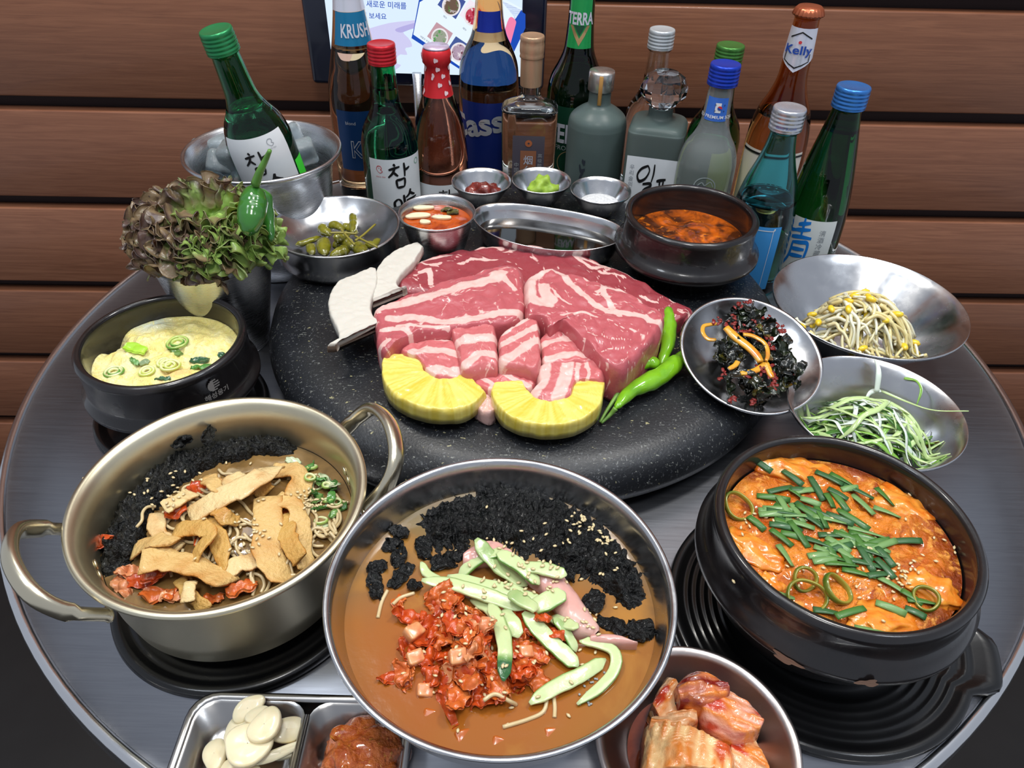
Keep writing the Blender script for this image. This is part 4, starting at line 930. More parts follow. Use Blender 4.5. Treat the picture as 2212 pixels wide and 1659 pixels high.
# belly cubes
HC_ = ZS + .026
CUB = [([(540, 585), (640, 560), (765, 548), (775, 600), (640, 612), (500, 655), (480, 640)], [([(500, 640), (620, 590), (770, 600)], 14)], 0, 'thin red-edged strip of pork belly between the left slab and the cubes'),
       ([(490, 655), (620, 608), (785, 612), (830, 700), (842, 800), (745, 832), (650, 800), (590, 720), (500, 690)], [([(500, 645), (620, 612), (780, 612)], 26), ([(560, 690), (700, 680), (820, 700)], 46), ([(620, 800), (700, 790), (842, 800)], 50)], 0, 'striped pork belly cube directly above the left pineapple slice'),
       ([(780, 545), (890, 520), (1000, 480), (1030, 560), (1045, 740), (990, 760), (845, 785), (810, 650), (790, 600)], [([(785, 545), (900, 515), (1000, 490)], 34), ([(820, 625), (920, 610), (1030, 610)], 52), ([(860, 760), (940, 700), (1040, 700)], 44)], 0, 'pork belly cube with three level pale bands beside the left slab'),
       ([(1045, 590), (1140, 520), (1235, 468), (1278, 500), (1284, 730), (1240, 782), (1150, 760), (1050, 748), (1046, 660)], [([(1060, 580), (1160, 520), (1250, 480)], 36), ([(1060, 650), (1150, 600), (1270, 540)], 34), ([(1060, 740), (1140, 700), (1220, 640), (1280, 620)], 46)], 0, 'pork belly cube with slanting stripes in the middle of the pile'),
       ([(1282, 590), (1400, 508), (1500, 570), (1560, 640), (1625, 700), (1640, 735), (1500, 742), (1310, 742), (1287, 660)], [([(1290, 640), (1380, 620), (1500, 600)], 38), ([(1310, 730), (1450, 700), (1620, 700)], 42), ([(1380, 540), (1420, 580), (1400, 620)], 14)], 0, 'red and white pork belly piece resting against the marbled wedge'),
       ([(1255, 765), (1335, 735), (1450, 738), (1560, 735), (1640, 712), (1646, 830), (1500, 845), (1440, 940), (1290, 955), (1222, 905), (1270, 840)], [([(1300, 745), (1290, 840), (1240, 910)], 64), ([(1440, 745), (1420, 850), (1380, 940)], 52), ([(1540, 740), (1560, 800), (1550, 840)], 14), ([(1500, 745), (1490, 840)], 18)], 0, 'pork belly cube with upright stripes above the right pineapple slice'),
       ([(845, 800), (930, 770), (1040, 755), (1160, 752), (1262, 800), (1255, 860), (1215, 892), (1120, 868), (1010, 905), (930, 880)], [([(850, 790), (930, 700), (1000, 700)], 30), ([(900, 810), (1010, 870), (1000, 900)], 22), ([(1010, 770), (1100, 830), (1220, 880)], 26)], 0, 'flat pork belly slice between the two pineapple slices'),
       ([(905, 990), (960, 930), (990, 915), (1030, 1000), (990, 1034)], [([(905, 990), (985, 1030)], 100), ([(960, 930), (1020, 1000)], 100)], 0, 'small pale fat tip poking out between the pineapple slices')]
for k, (ol, st_, _, lab) in enumerate(CUB):
    hz = HC_ - (.006 if k in (0, 6) else .012 if k == 7 else 0) + (.006 if k in (2, 3) else 0)
    V, F = radial_slab(PX(z6(ol), hz), ZS + .001, hz, 96, 22, .16, .001, .0010, 20 + k, 150)
    put('pork_belly_cube', V, F, M_PINK, lab, 'meat', 'pork belly cubes', attrs={'fat': fatattr(V, st_, hz, 0, mar=.60, msc=110, seed=20 + k)})
# pineapple
PINE = mat('pineapple_flesh', (226, 200, 66), .28, coat=.4, sss=.2, attr='Col', bump=(260, .3, .0007))
for (A_, B_, cen, lab) in (([(400, 690), (376, 760), (398, 865), (480, 950), (620, 1003), (780, 1015), (890, 985), (978, 905)], [(572, 690), (612, 728), (625, 782), (680, 815), (740, 828), (800, 815), (850, 812), (902, 842)], (720, 740), 'left half ring slice of yellow pineapple on the stone plate'),
                           ([(1020, 845), (1003, 915), (1048, 1005), (1150, 1072), (1330, 1102), (1500, 1075), (1620, 990), (1657, 842)], [(1178, 845), (1214, 895), (1260, 940), (1320, 957), (1380, 950), (1440, 910), (1463, 870), (1478, 840)], (1330, 850), 'right half ring slice of yellow pineapple on the stone plate')):
    V, F = rail_slab(PX(z6(A_), ZS + .0235), PX(z6(B_), ZS + .0235), ZS + .009, ZS + .0235, 120, 34, dome=.0005, edge=.05, rough=.0005, seed=2, rz=220)
    c = P(*z6([cen])[0], ZS + .03); a = np.arctan2(V[:, 1] - c[1], V[:, 0] - c[0]); r = np.hypot(V[:, 0] - c[0], V[:, 1] - c[1])
    rad = vn(np.c_[a * 22, r * 30, a * 0], 1, 4) * .6 + vn(np.c_[a * 60, r * 60, a * 0], 1, 5) * .4
    V[:, 2] += .00022 * rad * (V[:, 2] > ZS + .018)
    z_lo = V[:, 2] < ZS + .022
    put('pineapple_slice', V, F, PINE, lab, 'pineapple', 'pineapple half rings', attrs={'Col': mixc((240, 224, 124), (220, 196, 66), .45 + rad)})
# mushrooms
MUSH = mat('mushroom_flesh', (226, 220, 206), .6, sss=.15, attr='Col', bump=(320, .45, .0007))
def z4(p): return zf(p, .3496, 250, 380)
for k, (A_, B_, zz, lab, cap) in enumerate((
    (z4([(1592, 558), (1480, 603), (1372, 648), (1322, 725), (1312, 810), (1345, 900), (1378, 975), (1362, 1028), (1300, 1036)]), z4([(1606, 562), (1616, 640), (1600, 705), (1580, 765), (1578, 815), (1592, 858), (1628, 886), (1672, 880), (1712, 862)]), .032, 'front slice of king oyster mushroom leaning on the pork', z4([(1300, 1040), (1400, 1030), (1560, 960), (1722, 870)])),
    (z6([(592, 56), (480, 92), (395, 150), (350, 215), (335, 280), (330, 340), (328, 385)]), z6([(618, 78), (565, 165), (500, 232), (468, 280), (474, 306), (500, 318), (525, 306)]), .030, 'rear slice of king oyster mushroom with its stem towards the pepper dish', z6([(328, 395), (420, 375), (520, 320)])))):
    V, F = rail_slab(PX(A_, ZS + zz), PX(B_, ZS + zz), ZS + zz - .009, ZS + zz, 110, 26, dome=.0006, edge=.05, rough=.0004, seed=5 + k, rz=260)
    capl = PX(cap, ZS + zz); d = dpoly(V, cat(capl, 20))
    side = (V[:, 2] < ZS + zz - .0022)
    t = np.clip(1.2 - d / .006, 0, 1) * side + np.clip(.5 - d / .004, 0, 1)
    # tilt so that the cap end rests low and the stem end lifts
    put('mushroom_slice', V, F, MUSH, lab, 'mushroom', 'mushroom slices', attrs={'Col': mixc((208, 203, 192), (124, 104, 88), t)})
# green chillies on the plate
CH = mat('green_chilli', (124, 184, 32), .18, coat=.6, sss=.1, vary=[(40, (84, 150, 22), .45, .75)], bump=(120, .25, .001))
STM = mat('chilli_stem', (120, 160, 70), .4, vary=[(60, (96, 136, 60), .4, .7)])
def chilli(name, pts, z, rad, m, label, stem=None, zs=None, catg='chilli', group=None, srad=.0012, sm=STM):
    p = cat(PX(pts, z), 34); n = len(p); s = np.linspace(0, 1, n)
    prof = np.interp(s, [0, .04, .12, .3, .6, .85, .97, 1], [.08, .5, .75, 1, .95, .7, .35, .05]) * rad
    prof = prof * (1 + .10 * vn(np.c_[s * 9, s * 0 + rad * 1e4, s * 0], 1, 3))
    t = thing(name, label, catg, (*p.mean(0)[:2], p[:, 2].min() - rad), group)
    V, F = sweep(p, prof, prof * .85, 16); V += .0006 * fbm(V, 180, 4)[:, None]
    mk('pepper_body', V, F, m, t, world=True)
    if stem: 
        q = cat(PX(stem, zs if zs is not None else z), 16)
        mk('stem', *sweep(q, np.linspace(srad * 1.9, srad * .8, 16), seg=8), sm, t, world=True)
    return t
def at(V): return V
chilli('green_chilli', [(1443, 662), (1446, 700), (1442, 745), (1427, 790)], [ZS + .022, ZS + .016, ZS + .012, ZS + .008], .0068, CH, 'light green chilli standing against the pork wedge', None)
chilli('green_chilli', [(1424, 788), (1396, 782), (1366, 800), (1350, 822)], [ZS + .014] * 4, .0068, CH, 'short light green chilli in the middle of the three', [(1350, 822), (1335, 850), (1312, 885), (1296, 912)], [ZS + .014, ZS + .010, ZS + .006, ZS + .003])
chilli('green_chilli', [(1490, 755), (1462, 782), (1432, 808), (1400, 826), (1362, 846), (1330, 882)], [ZS + .012] * 6, .0080, CH, 'longest light green chilli nearest the dark greens plate', [(1330, 882), (1318, 896), (1299, 914)], [ZS + .012, ZS + .007, ZS + .003])

# ---------------------------------------------------------------- pickled peppers
PICK = mat('pickled_pepper', (128, 124, 28), .2, coat=.5, sss=.1, vary=[(60, (92, 92, 20), .4, .7), (110, (160, 150, 50), .62, .75)], bump=(90, .3, .001))
pk = [([(1466, 228), (1470, 290), (1462, 350)], .013, 28), ([(1112, 426), (1190, 405), (1275, 372)], .003, 24), ([(1270, 306), (1290, 340), (1330, 370)], .010, 36), ([(1320, 296), (1370, 312), (1410, 335)], .012, 32), ([(1288, 392), (1286, 435), (1292, 490)], .006, 44),
      ([(1205, 425), (1206, 455), (1220, 486)], .001, 32), ([(1445, 445), (1390, 468), (1325, 496)], .006, 36), ([(1395, 400), (1440, 420), (1470, 450)], .009, 34), ([(1480, 420), (1510, 450), (1530, 492)], .007, 44), ([(1540, 420), (1590, 425), (1625, 385)], .005, 30), ([(1350, 392), (1390, 375), (1450, 350)], .015, 34), ([(1340, 430), (1380, 425), (1440, 420)], .004, 32), ([(1395, 310), (1440, 320), (1490, 360)], .010, 30)]
labs = ['pickled pepper standing up at the back of the heap', 'long pickled pepper pointing left towards the dish wall', 'fat pickled pepper at the upper left of the heap', 'pickled pepper second from the left along the back', 'plump shiny pickled pepper at the front left', 'smallest pickled pepper at the left front edge', 'pickled pepper lying along the front of the heap', 'pickled pepper under the crossing stems', 'brown-green rounded pickled pepper at the front right', 'curled pickled pepper at the right end', 'pickled pepper on top of the middle', 'pickled pepper tucked low in the middle', 'pickled pepper just right of the upright one']
PKS = []
for k, (pts, dz, r) in enumerate(pk):
    z = SH + .016 + dz + r * .3496 * .00045 * .3
    t = chilli('pickled_pepper', z4(pts), z, r * .3496 * .00046, PICK, labs[k], catg='pepper', group='pickled peppers'); PKS.append(t)
for k, pts in enumerate(([(1603, 300), (1530, 365), (1480, 400)], [(1392, 330), (1430, 375), (1475, 425)], [(1320, 352), (1400, 352), (1490, 358)], [(1480, 372), (1545, 405), (1615, 440)])):
    q = cat(PX(z4(pts), SH + .016 + .026), 14)
    sV_, sF_ = sweep(q, .0011, seg=8); mk('stem', sV_, sF_, mat('pickled_stem', (136, 126, 52), .3), PKS[[7, 8, 2, 9][k]], world=True); _ = (['thin pepper stem sticking up at the right of the heap', 'pepper stem slanting down over the middle', 'level pepper stem across the back of the heap', 'pepper stem reaching the curled pepper'])

# ---------------------------------------------------------------- broths and simple fillings
def broth(name, label, cx, cy, z, r, m, amp=.0004, sc=80, seed=1, attrs=None, fn=None, rings=40, catg='broth', seg=110):
    V, F = disc(cx, cy, z, r, rings, seg, amp, sc, seed, fn=fn)
    return put(name, V, F, m, label, catg, attrs=attrs(V) if attrs else None), V, F
SOUP = mat('red_soup', (196, 92, 12), .12, coat=.6, vary=[(34, (70, 32, 10), .36, .56, 1.2), (110, (222, 122, 24), .60, .7, .6)], bump=(90, .3, .0015))
broth('soup', 'oily orange-red soup in the small earthenware pot', tpx, tpy, SH + .038, .0562, SOUP, .0012, 60)
KB = mat('kimchi_broth', (190, 84, 30), .1, coat=.6, vary=[(60, (140, 52, 18), .45, .65, .8)], bump=(120, .2, .001))
_, V1, F1 = broth('broth', 'thin orange broth in the small tapered steel cup', kcx, kcy, SH + .036, .0345, KB, .0006)
GAR = mat('garlic_flesh', (236, 222, 186), .3, coat=.3, sss=.25, vary=[(50, (226, 208, 160), .45, .75)], bump=(90, .2, .0006))
def slice_(c, L, W, T, rz, tilt=(0, 0), seed=0, sq=2.3):
    a = np.arange(40) / 40 * 2 * PI; lv = []
    for s, z in ((.02, -.5), (.9, -.5), (.985, -.35), (1, 0), (.985, .35), (.9, .5), (.5, .53), (.02, .54)):
        rr = s * (1 + .08 * np.cos(a * 2 + seed) + .06 * np.cos(a * 3 + seed * 2))
        lv.append(np.c_[rr * np.cos(a) * L / 2, rr * np.sin(a) * W / 2, np.full(40, z * T)])
    V = np.vstack(lv); V[:, 2] += .12 * T * fbm(V, 120, seed + 3); F = grid(8, 40, False, True)
    return V @ rotm(tilt[0], tilt[1], rz).T + np.array(c), F
for k, (a, b, L, W, rz) in enumerate(((914, 449, .020, .009, .15), (903, 466, .024, .011, .25), (955, 470, .020, .007, .05), (918, 480, .012, .007, -.1))):
    V, F = slice_(P(a, b, SH + .0375), L, W, .003, rz, (0, 0), k)
    put('garlic_slice', V, F, GAR, ['upper pale garlic slice floating in the small cup of broth', 'largest pale garlic slice floating in the small cup of broth', 'thin garlic slice floating right of the largest one', 'garlic slice at the near edge of the small cup'][k], 'garlic', 'garlic slices in the broth cup')
CHB = mat('browned_chilli', (90, 84, 40), .25, coat=.3, vary=[(120, (50, 48, 26), .45, .6)])
for k, (a, b) in enumerate(((965, 452), (978, 458))):
    V, F = crumple(P(a, b, SH + .0375), .012, .009, .002, 30 + k, th=.001); put('chilli_bit', V, F, CHB, ['browned green chilli bit at the back of the broth cup', 'browned chilli bit nearest the cup wall'][k], 'chilli')
def paste(name, label, cx, cy, z, r, h, m, seed, sc=90, rz=.25, catg='paste', sub=4):
    V, F = blob((r, r * .85, h), rz, 2.2, seed, sub); V += .0022 * (r / .02) ** .5 * fbm(V, sc, seed, 3)[:, None] * np.array([.4, .4, 1]); V = V[:, :] + (cx, cy, z + h * .25)
    return put(name, V, F, m, label, catg)
paste('ssamjang_paste', 'dark red soybean paste heap in the leftmost sauce cup', CUPS[0][0] + .001, CUPS[0][1] - .003, SH + .011, .0185, .012, mat('red_paste', (106, 32, 26), .22, coat=.5, vary=[(140, (140, 50, 34), .5, .7)], bump=(260, .5, .001)), 3)
paste('wasabi_paste', 'bright green wasabi dab in the middle sauce cup', CUPS[1][0] + .001, CUPS[1][1] - .002, SH + .012, .0165, .016, mat('wasabi', (154, 186, 66), .45, sss=.1, vary=[(90, (120, 160, 50), .5, .7)], bump=(200, .5, .001)), 5)
V, F = disc(CUPS[2][0], CUPS[2][1], SH + .0135, .0215, 24, 60, .0009, 300, 2, fn=lambda V, q: .003 * (1 - q ** 2))
o = put('salt', V, F, mat('salt_grain', (226, 228, 230), .6, bump=(900, .9, .001), vary=[(400, (196, 198, 202), .5, .7)]), 'white salt in the sauce cup nearest the soup pot', 'salt'); o['kind'] = 'stuff'

# ---------------------------------------------------------------- steamed egg
EZ = .055
def eggfn(V, q):
    c = P(225, 740, EZ); d = np.hypot(V[:, 0] - c[0], V[:, 1] - c[1])
    return .004 * np.clip(1 - q ** 3, 0, 1) - .022 * np.exp(-(d / .012) ** 2) + .003 * np.exp(-((q - .97) / .03) ** 2)
def eggcol(V):
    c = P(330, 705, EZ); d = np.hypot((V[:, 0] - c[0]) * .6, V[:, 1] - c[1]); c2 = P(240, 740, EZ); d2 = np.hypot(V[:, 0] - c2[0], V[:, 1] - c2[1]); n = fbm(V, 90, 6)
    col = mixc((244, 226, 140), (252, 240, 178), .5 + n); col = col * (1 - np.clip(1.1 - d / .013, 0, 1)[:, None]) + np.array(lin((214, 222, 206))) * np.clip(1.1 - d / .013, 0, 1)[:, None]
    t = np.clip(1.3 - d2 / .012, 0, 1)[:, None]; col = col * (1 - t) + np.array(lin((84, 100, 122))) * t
    c3 = P(420, 815, EZ); t = np.clip(1 - np.hypot((V[:, 0] - c3[0]) * .6, V[:, 1] - c3[1]) / .012 + n, 0, 1)[:, None] * .6
    return {'Col': col * (1 - t) + np.array(lin((226, 170, 84))) * t}
EGM = mat('steamed_egg', (240, 226, 150), .4, coat=.15, sss=.2, attr='Col', bump=(260, .9, .003), vary=[(120, (250, 232, 138), .50, .68, .6), (300, (222, 204, 104), .66, .74)])
_, V1, F1 = broth('steamed_egg', 'pale yellow steamed egg filling the left black pot', EGX, EGY, EZ, .0585, EGM, .0030, 110, 5, eggcol, eggfn, 60, 'egg')
H = Heap(); H.add(V1, F1)
WON = mat('onion_ring', (214, 220, 150), .25, coat=.4, sss=.2, attr='Col'); GON = mat('scallion_green', (64, 120, 62), .3, coat=.3, attr='Col')
def oring(c, r, w, h, seed, tilt=(0, 0), inner=(228, 232, 178), outer=(120, 170, 60)):
    n = 36; a = np.arange(n) / n * 2 * PI; rr = r * (1 + .07 * np.cos(2 * a + seed) + .05 * np.cos(3 * a)); pth = np.c_[rr * np.cos(a), rr * np.sin(a) * .95, 0 * a]
    V, F = sweep(pth, w, h, 10, closed=True); q = np.hypot(V[:, 0], V[:, 1]) / r
    return V @ rotm(*tilt, 0).T + np.array(c), F, {'Col': mixc(inner, outer, (q - .95) * 5)}
def z7(p): return zf(p, .2411, 100, 600)
for k, (x, y, r, s, lab) in enumerate(((1115, 800, 80, 1, 'round pale onion ring in the middle of the steamed egg'), (1060, 775, 60, 2, 'onion ring overlapped behind the round one'), (905, 850, 62, 3, 'yellowish oval onion ring at the front of the egg'), (1180, 600, 88, 4, 'large folded green scallion ring at the centre of the egg'), (600, 830, 72, 5, 'green-edged onion ring at the front left of the egg'))):
    c = P(*z7([(x, y)])[0], EZ + .004); z = H.z(c[0], c[1], EZ); c[2] = z + .0015
    for q, f in enumerate((1, .55)):
        V, F, at_ = oring(c, r * .2411 * .00038 * f, .0012, .0012, s + q, (0, 0), outer=(96, 150, 60) if k in (3, 4) else (196, 206, 96), inner=(196, 214, 120) if k == 3 else (236, 236, 176))
        if q == 0: tt = thing('onion_ring', lab, 'onion', tuple(c), 'onion rings on the egg'); mk('ring', V, F, WON, tt, world=True, attrs=at_)
        else: mk('ring', V, F, WON, tt, world=True, attrs=at_)
for k, (x, y, L, W, rz, col, lab) in enumerate(((800, 645, 230, 110, -.3, (166, 214, 60), 'bright lime green scallion chunk at the left of the egg'), (1370, 740, 170, 90, .1, (50, 92, 60), 'dark green scallion leaf at the right of the egg'), (1400, 795, 220, 50, .15, (84, 140, 60), 'narrow green scallion strip at the right of the egg'), (1590, 690, 110, 60, -.2, (48, 88, 60), 'dark scallion leaf nearest the right wall of the egg pot'), (1050, 910, 150, 45, -.1, (70, 110, 80), 'dark scallion strip at the near edge of the egg'), (880, 760, 90, 70, .8, (140, 160, 120), 'grey-green scallion bit below the lime chunk'), (790, 760, 120, 40, -.7, (110, 160, 90), 'thin slanted scallion bit at the left of the egg'), (1155, 660, 170, 60, -.6, (96, 130, 60), 'dark fold of scallion under the big ring'))):
    c = P(*z7([(x, y)])[0], EZ + .004); c[2] = H.z(c[0], c[1], EZ) + .0016
    V, F = crumple(c, L * .2411 * .00036, W * .2411 * .00040, .0016, 60 + k, 12, 8, .0014, (0, 0, rz)); put('scallion_piece', V, F, mat('scallion_c%d' % k, col, .28, coat=.3, sss=.1, vary=[(90, tuple(min(255, v + 40) for v in col), .5, .7)]), lab, 'scallion', 'scallion pieces on the egg')
# logo on the egg pot
LG = mat('grey_logo', (146, 142, 138), .45)
lc = P(446, 842, .05); la = math.atan2(lc[1] - EGY, lc[0] - EGX)
def potprint(VF, zc, a0, R, name, label=None):
    V = np.asarray(VF[0])[:, :2]; a = a0 + V[:, 0] / R; W = np.c_[EGX + np.cos(a) * (R + .0005), EGY + np.sin(a) * (R + .0005), zc + V[:, 1]]
    return mk(name, W, VF[1], LG, egp, smooth=True, world=True)
for k in range(9):
    yy = .0046 - k * .00115; w = math.sqrt(max(.0052 ** 2 - yy ** 2, 1e-7)); x0_ = -w
    potprint(quad2d(x0_, (w if k % 2 == 0 else .0), yy - .0006, yy + .0006, 10, 2), .063, la, .0662, 'logo')
potprint(text2d('해성옹기', w=.021, bold=.02), .054, la + .01, .0664, 'lettering')

# ---------------------------------------------------------------- orange stew
SZT = .075
def stewfn(V, q):
    n = fbm(V, 34, 9, 2); return .0040 * n * np.clip((1 - q) * 5, 0, 1) + .0025 * (1 - q ** 2)
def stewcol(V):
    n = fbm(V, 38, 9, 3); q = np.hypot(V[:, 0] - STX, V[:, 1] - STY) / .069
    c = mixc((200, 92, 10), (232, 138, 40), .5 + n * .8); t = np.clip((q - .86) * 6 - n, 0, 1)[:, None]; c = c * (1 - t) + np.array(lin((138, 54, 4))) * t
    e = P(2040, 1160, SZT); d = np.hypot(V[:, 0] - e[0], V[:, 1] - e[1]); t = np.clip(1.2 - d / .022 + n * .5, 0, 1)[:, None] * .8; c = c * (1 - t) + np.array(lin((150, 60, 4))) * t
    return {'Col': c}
STM_ = mat('stew_surface', (220, 120, 30), .16, coat=.6, attr='Col', vary=[(150, (240, 160, 66), .53, .66, .4), (75, (160, 62, 8), .56, .70, .8), (420, (120, 50, 10), .66, .72)], bump=(260, 1., .004))
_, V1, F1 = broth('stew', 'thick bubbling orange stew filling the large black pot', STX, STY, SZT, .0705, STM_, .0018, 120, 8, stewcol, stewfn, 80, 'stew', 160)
H = Heap(); H.add(V1, F1)
def z8(p): return zf(p, .4454, 1400, 920)
TOF = mat('stew_tofu', (232, 150, 54), .2, coat=.5, sss=.2, vary=[(60, (214, 104, 20), .4, .62, .8), (150, (244, 180, 90), .6, .7)], bump=(140, .4, .0015))
for k, (x, y, L, W, rz, lab) in enumerate(((740, 205, 260, 110, -.25, 'large orange-coated tofu slab at the back of the stew'), (1380, 800, 150, 90, -.5, 'tofu piece poking out at the right of the stew'), (600, 770, 110, 60, -.9, 'pale tofu corner at the left front of the stew'), (540, 600, 190, 90, -.5, 'cabbage-like fold of tofu at the left of the stew'), (1250, 380, 200, 110, -.6, 'tofu slab under the broth at the upper right'), (1150, 940, 240, 110, .1, 'orange tofu slab at the near edge of the stew'))):
    c = P(*z8([(x, y)])[0], SZT + .003); c[2] = H.z(c[0], c[1], SZT) - .0005
    V, F = blob((L * .000105, W * .00012, .0042), .30, 2.2, k + 3, 4); V += .0012 * fbm(V, 130, k)[:, None]; V = V @ rotm(.1, .12, rz).T + c
    put('tofu_piece', V, F, TOF, lab, 'tofu', 'tofu in the stew'); H.add(V, F)
CHV = [mat('chive_a', (72, 118, 50), .4, coat=.15, vary=[(80, (50, 94, 42), .45, .7)]), mat('chive_b', (112, 150, 88), .4, coat=.15), mat('chive_c', (54, 96, 54), .4, coat=.15)]
rs = np.random.RandomState(11)
def chive(x, y, L, ang, k):
    a = P(*z8([(x, y)])[0], SZT + .005); Lm = L * .00019; d = np.array([math.cos(ang), math.sin(ang), 0])
    p = [a - d * Lm / 2, a, a + d * Lm / 2]; zz = [H.z(q[0], q[1], SZT) for q in p]; zm = max(zz) * .6 + sum(zz) / 3 * .4
    for q, b in zip(p, (0, .0006, 0)): q[2] = zm + .0012 + b
    V, F = sweep(cat(p, 7), .0023, .0006, 8, twist=rs.uniform(-.8, .8))
    put('chive_piece', V, F, CHV[k % 3], ['mid green', 'pale green', 'dark green'][k % 3] + ' cut chive piece on the ' + reg9(a, STX, STY, .035) + ' of the orange stew', 'chive', 'chives on the stew'); 
for k in range(86):
    if k < 62:
        t = rs.uniform(-1, 1); x = 860 + t * 270 + rs.normal(0, 65); y = 520 + t * 130 + rs.normal(0, 85)
    else: x, y = [(650, 285), (615, 330), (770, 300), (705, 240), (950, 258), (980, 300), (1020, 310), (1150, 340), (1050, 365), (920, 330), (930, 365), (1165, 405), (1265, 550), (530, 460), (650, 800), (870, 885), (980, 905), (1180, 880), (1300, 900), (1280, 830), (1190, 770), (1110, 720), (1330, 850), (1090, 995)][k - 62]
    chive(x, y, rs.uniform(60, 120), rs.uniform(-1.3, .6) - .2, k)
JAL = mat('jalapeno_ring', (110, 130, 30), .2, coat=.4, attr='Col')
for k, (x, y, r, tl, lab) in enumerate(((768, 830, 62, (.5, 0), 'big green chilli ring standing at the left front of the stew'), (915, 800, 52, (.2, .5), 'chilli ring half sunk right of the big one'), (440, 385, 55, (.3, .2), 'dark-edged chilli ring at the far left of the stew'), (1340, 850, 40, (.3, -.4), 'small chilli ring at the right front of the stew'), (760, 745, 40, (.6, 0), 'green chilli ring behind the big one'))):
    c = P(*z8([(x, y)])[0], SZT + .004); c[2] = H.z(c[0], c[1], SZT) + .003
    V, F, at_ = oring(c, r * .00017, .0011, .0022, k, tl, (150, 140, 50), (60, 96, 26)); put('chilli_ring', V, F, JAL, lab, 'chilli', 'chilli rings in the stew', attrs=at_)
SES = mat('sesame_seed', (226, 206, 160), .35, coat=.2, vary=[(60, (206, 180, 130), .45, .7)])
SV, SF = ICO[1]; SV = SV * np.array([.00165, .0009, .0006]) * (1 + .25 * SV[:, :1]) ; seed_me = None
def sesame(spr, pts, H, dz, zp):
    global seed_me
    for (x, y) in pts:
        c = P(x, y, zp); z = H.z(c[0], c[1], zp)
        if seed_me is None:
            o = mk('sesame_seed', SV, SF, SES, spr); seed_me = o.data
        else: o = bpy.data.objects.new('sesame_seed', seed_me); COL.objects.link(o); o.parent = spr
        o.location = Vector((c[0], c[1], z + dz)) - spr.location; o.rotation_euler = (rs.uniform(-.3, .3), rs.uniform(-.3, .3), rs.uniform(0, 3.1))
sp_ = thing('sesame_sprinkle', 'toasted sesame seeds sprinkled over the chives on the stew', 'sesame', (STX, STY, SZT))
pts = [(rs.normal(1000, 60), rs.normal(610, 45)) for _ in range(26)] + [(rs.normal(1225, 45), rs.normal(735, 40)) for _ in range(26)] + [(rs.normal(700, 60), rs.normal(430, 40)) for _ in range(14)] + [(rs.normal(950, 230), rs.normal(620, 150)) for _ in range(36)] + [(rs.normal(480, 30), rs.normal(430, 25)) for _ in range(8)]
sesame(sp_, z8(pts), H, .0012, SZT + .004)
# ---------------------------------------------------------------- noodle pot filling
def zB(p): return zf(p, .40687, 0, 840)
def pilepath(pts, zf_, H, zbase, hw, lift=.0, arch=.0):
    """px path at about zbase, laid on whatever is below it"""
    p = cat(PX(zf_(pts), zbase), 22); z = np.array([H.z(a[0], a[1], zbase) for a in p])
    z = np.maximum(z, np.convolve(np.pad(z, 3, 'edge'), np.ones(7) / 7, 'valid')); z = np.maximum(z, z.mean() - .004)
    t_ = np.linspace(-1, 1, len(p)); cf = np.polyfit(t_, z, 2 if len(pts) > 3 else 1); zq = np.polyval(cf, t_); z = zq + np.percentile(z - zq, 70)
    p[:, 2] = z + hw + lift + arch * np.sin(np.linspace(0, PI, len(p))); return p
NZ = .058
NB = mat('brown_broth', (140, 108, 62), .1, coat=.6, vary=[(40, (110, 84, 46), .4, .65, .8)], bump=(100, .2, .001))
def nfn(V, q):
    c = P(500, 1110, NZ); d = np.hypot(V[:, 0] - c[0], V[:, 1] - c[1]); return .012 * np.exp(-(d / .045) ** 2)
_, V1, F1 = broth('broth', 'brown noodle broth in the pale gold pot', PXc, PYc, NZ, .0772, NB, .001, 90, 3, fn=nfn)
H = Heap(); H.add(V1, F1)
NORI = mat('shredded_seaweed', (7, 8, 8), .34, coat=.12, spec=.35, vary=[(260, (14, 19, 14), .55, .7)], bump=(420, 1., .003))
def norimass(name, label, outer, inner, zf_, z, h, seed, H, n=150, m=40, amp=.0035):
    A = cat(PX(zf_(outer), z), n); B = cat(PX(zf_(inner), z), n); G = np.zeros((n, m, 3)); s = np.linspace(0, 1, m)
    wob = fbm(np.c_[np.arange(n) * .3, np.zeros(n), np.zeros(n)], 1, seed)[:, None]
    A[:, :2] += (A - B)[:, :2] * .10 * wob; B[:, :2] += (B - A)[:, :2] * .10 * np.roll(wob, 20)
    G[:, :, :] = A[:, None, :] + (B - A)[:, None, :] * s[None, :, None]
    V = G.reshape(-1, 3); V[:, :2] += .0018 * np.c_[fbm(V, 260, seed), fbm(V, 260, seed + 4)]
    u = np.repeat(np.linspace(0, 1, n), m); v = np.tile(s, n); e = np.clip(np.minimum(np.minimum(u, 1 - u) * 12, np.minimum(v, 1 - v) * 6), 0, 1)
    b = np.array([H.z(x, y, z) for x, y in V[::7, :2]]); base = np.interp(np.arange(len(V)), np.arange(0, len(V), 7), b)
    V[:, 2] = np.maximum(base, z) + (h * e + amp * (np.abs(fbm(V, 150, seed + 2, 3)) * 1.4 + .6 * vn(V, 420, seed + 7)) * e) - .0012
    F = grid(n, m); 
    nn = np.cross(V[F[0][1]] - V[F[0][0]], V[F[0][2]] - V[F[0][0]])
    if nn[2] < 0: F = rev(F)
    o = put(name, V, F, NORI, label, 'seaweed'); o['kind'] = 'stuff'; H.add(V, F); return o
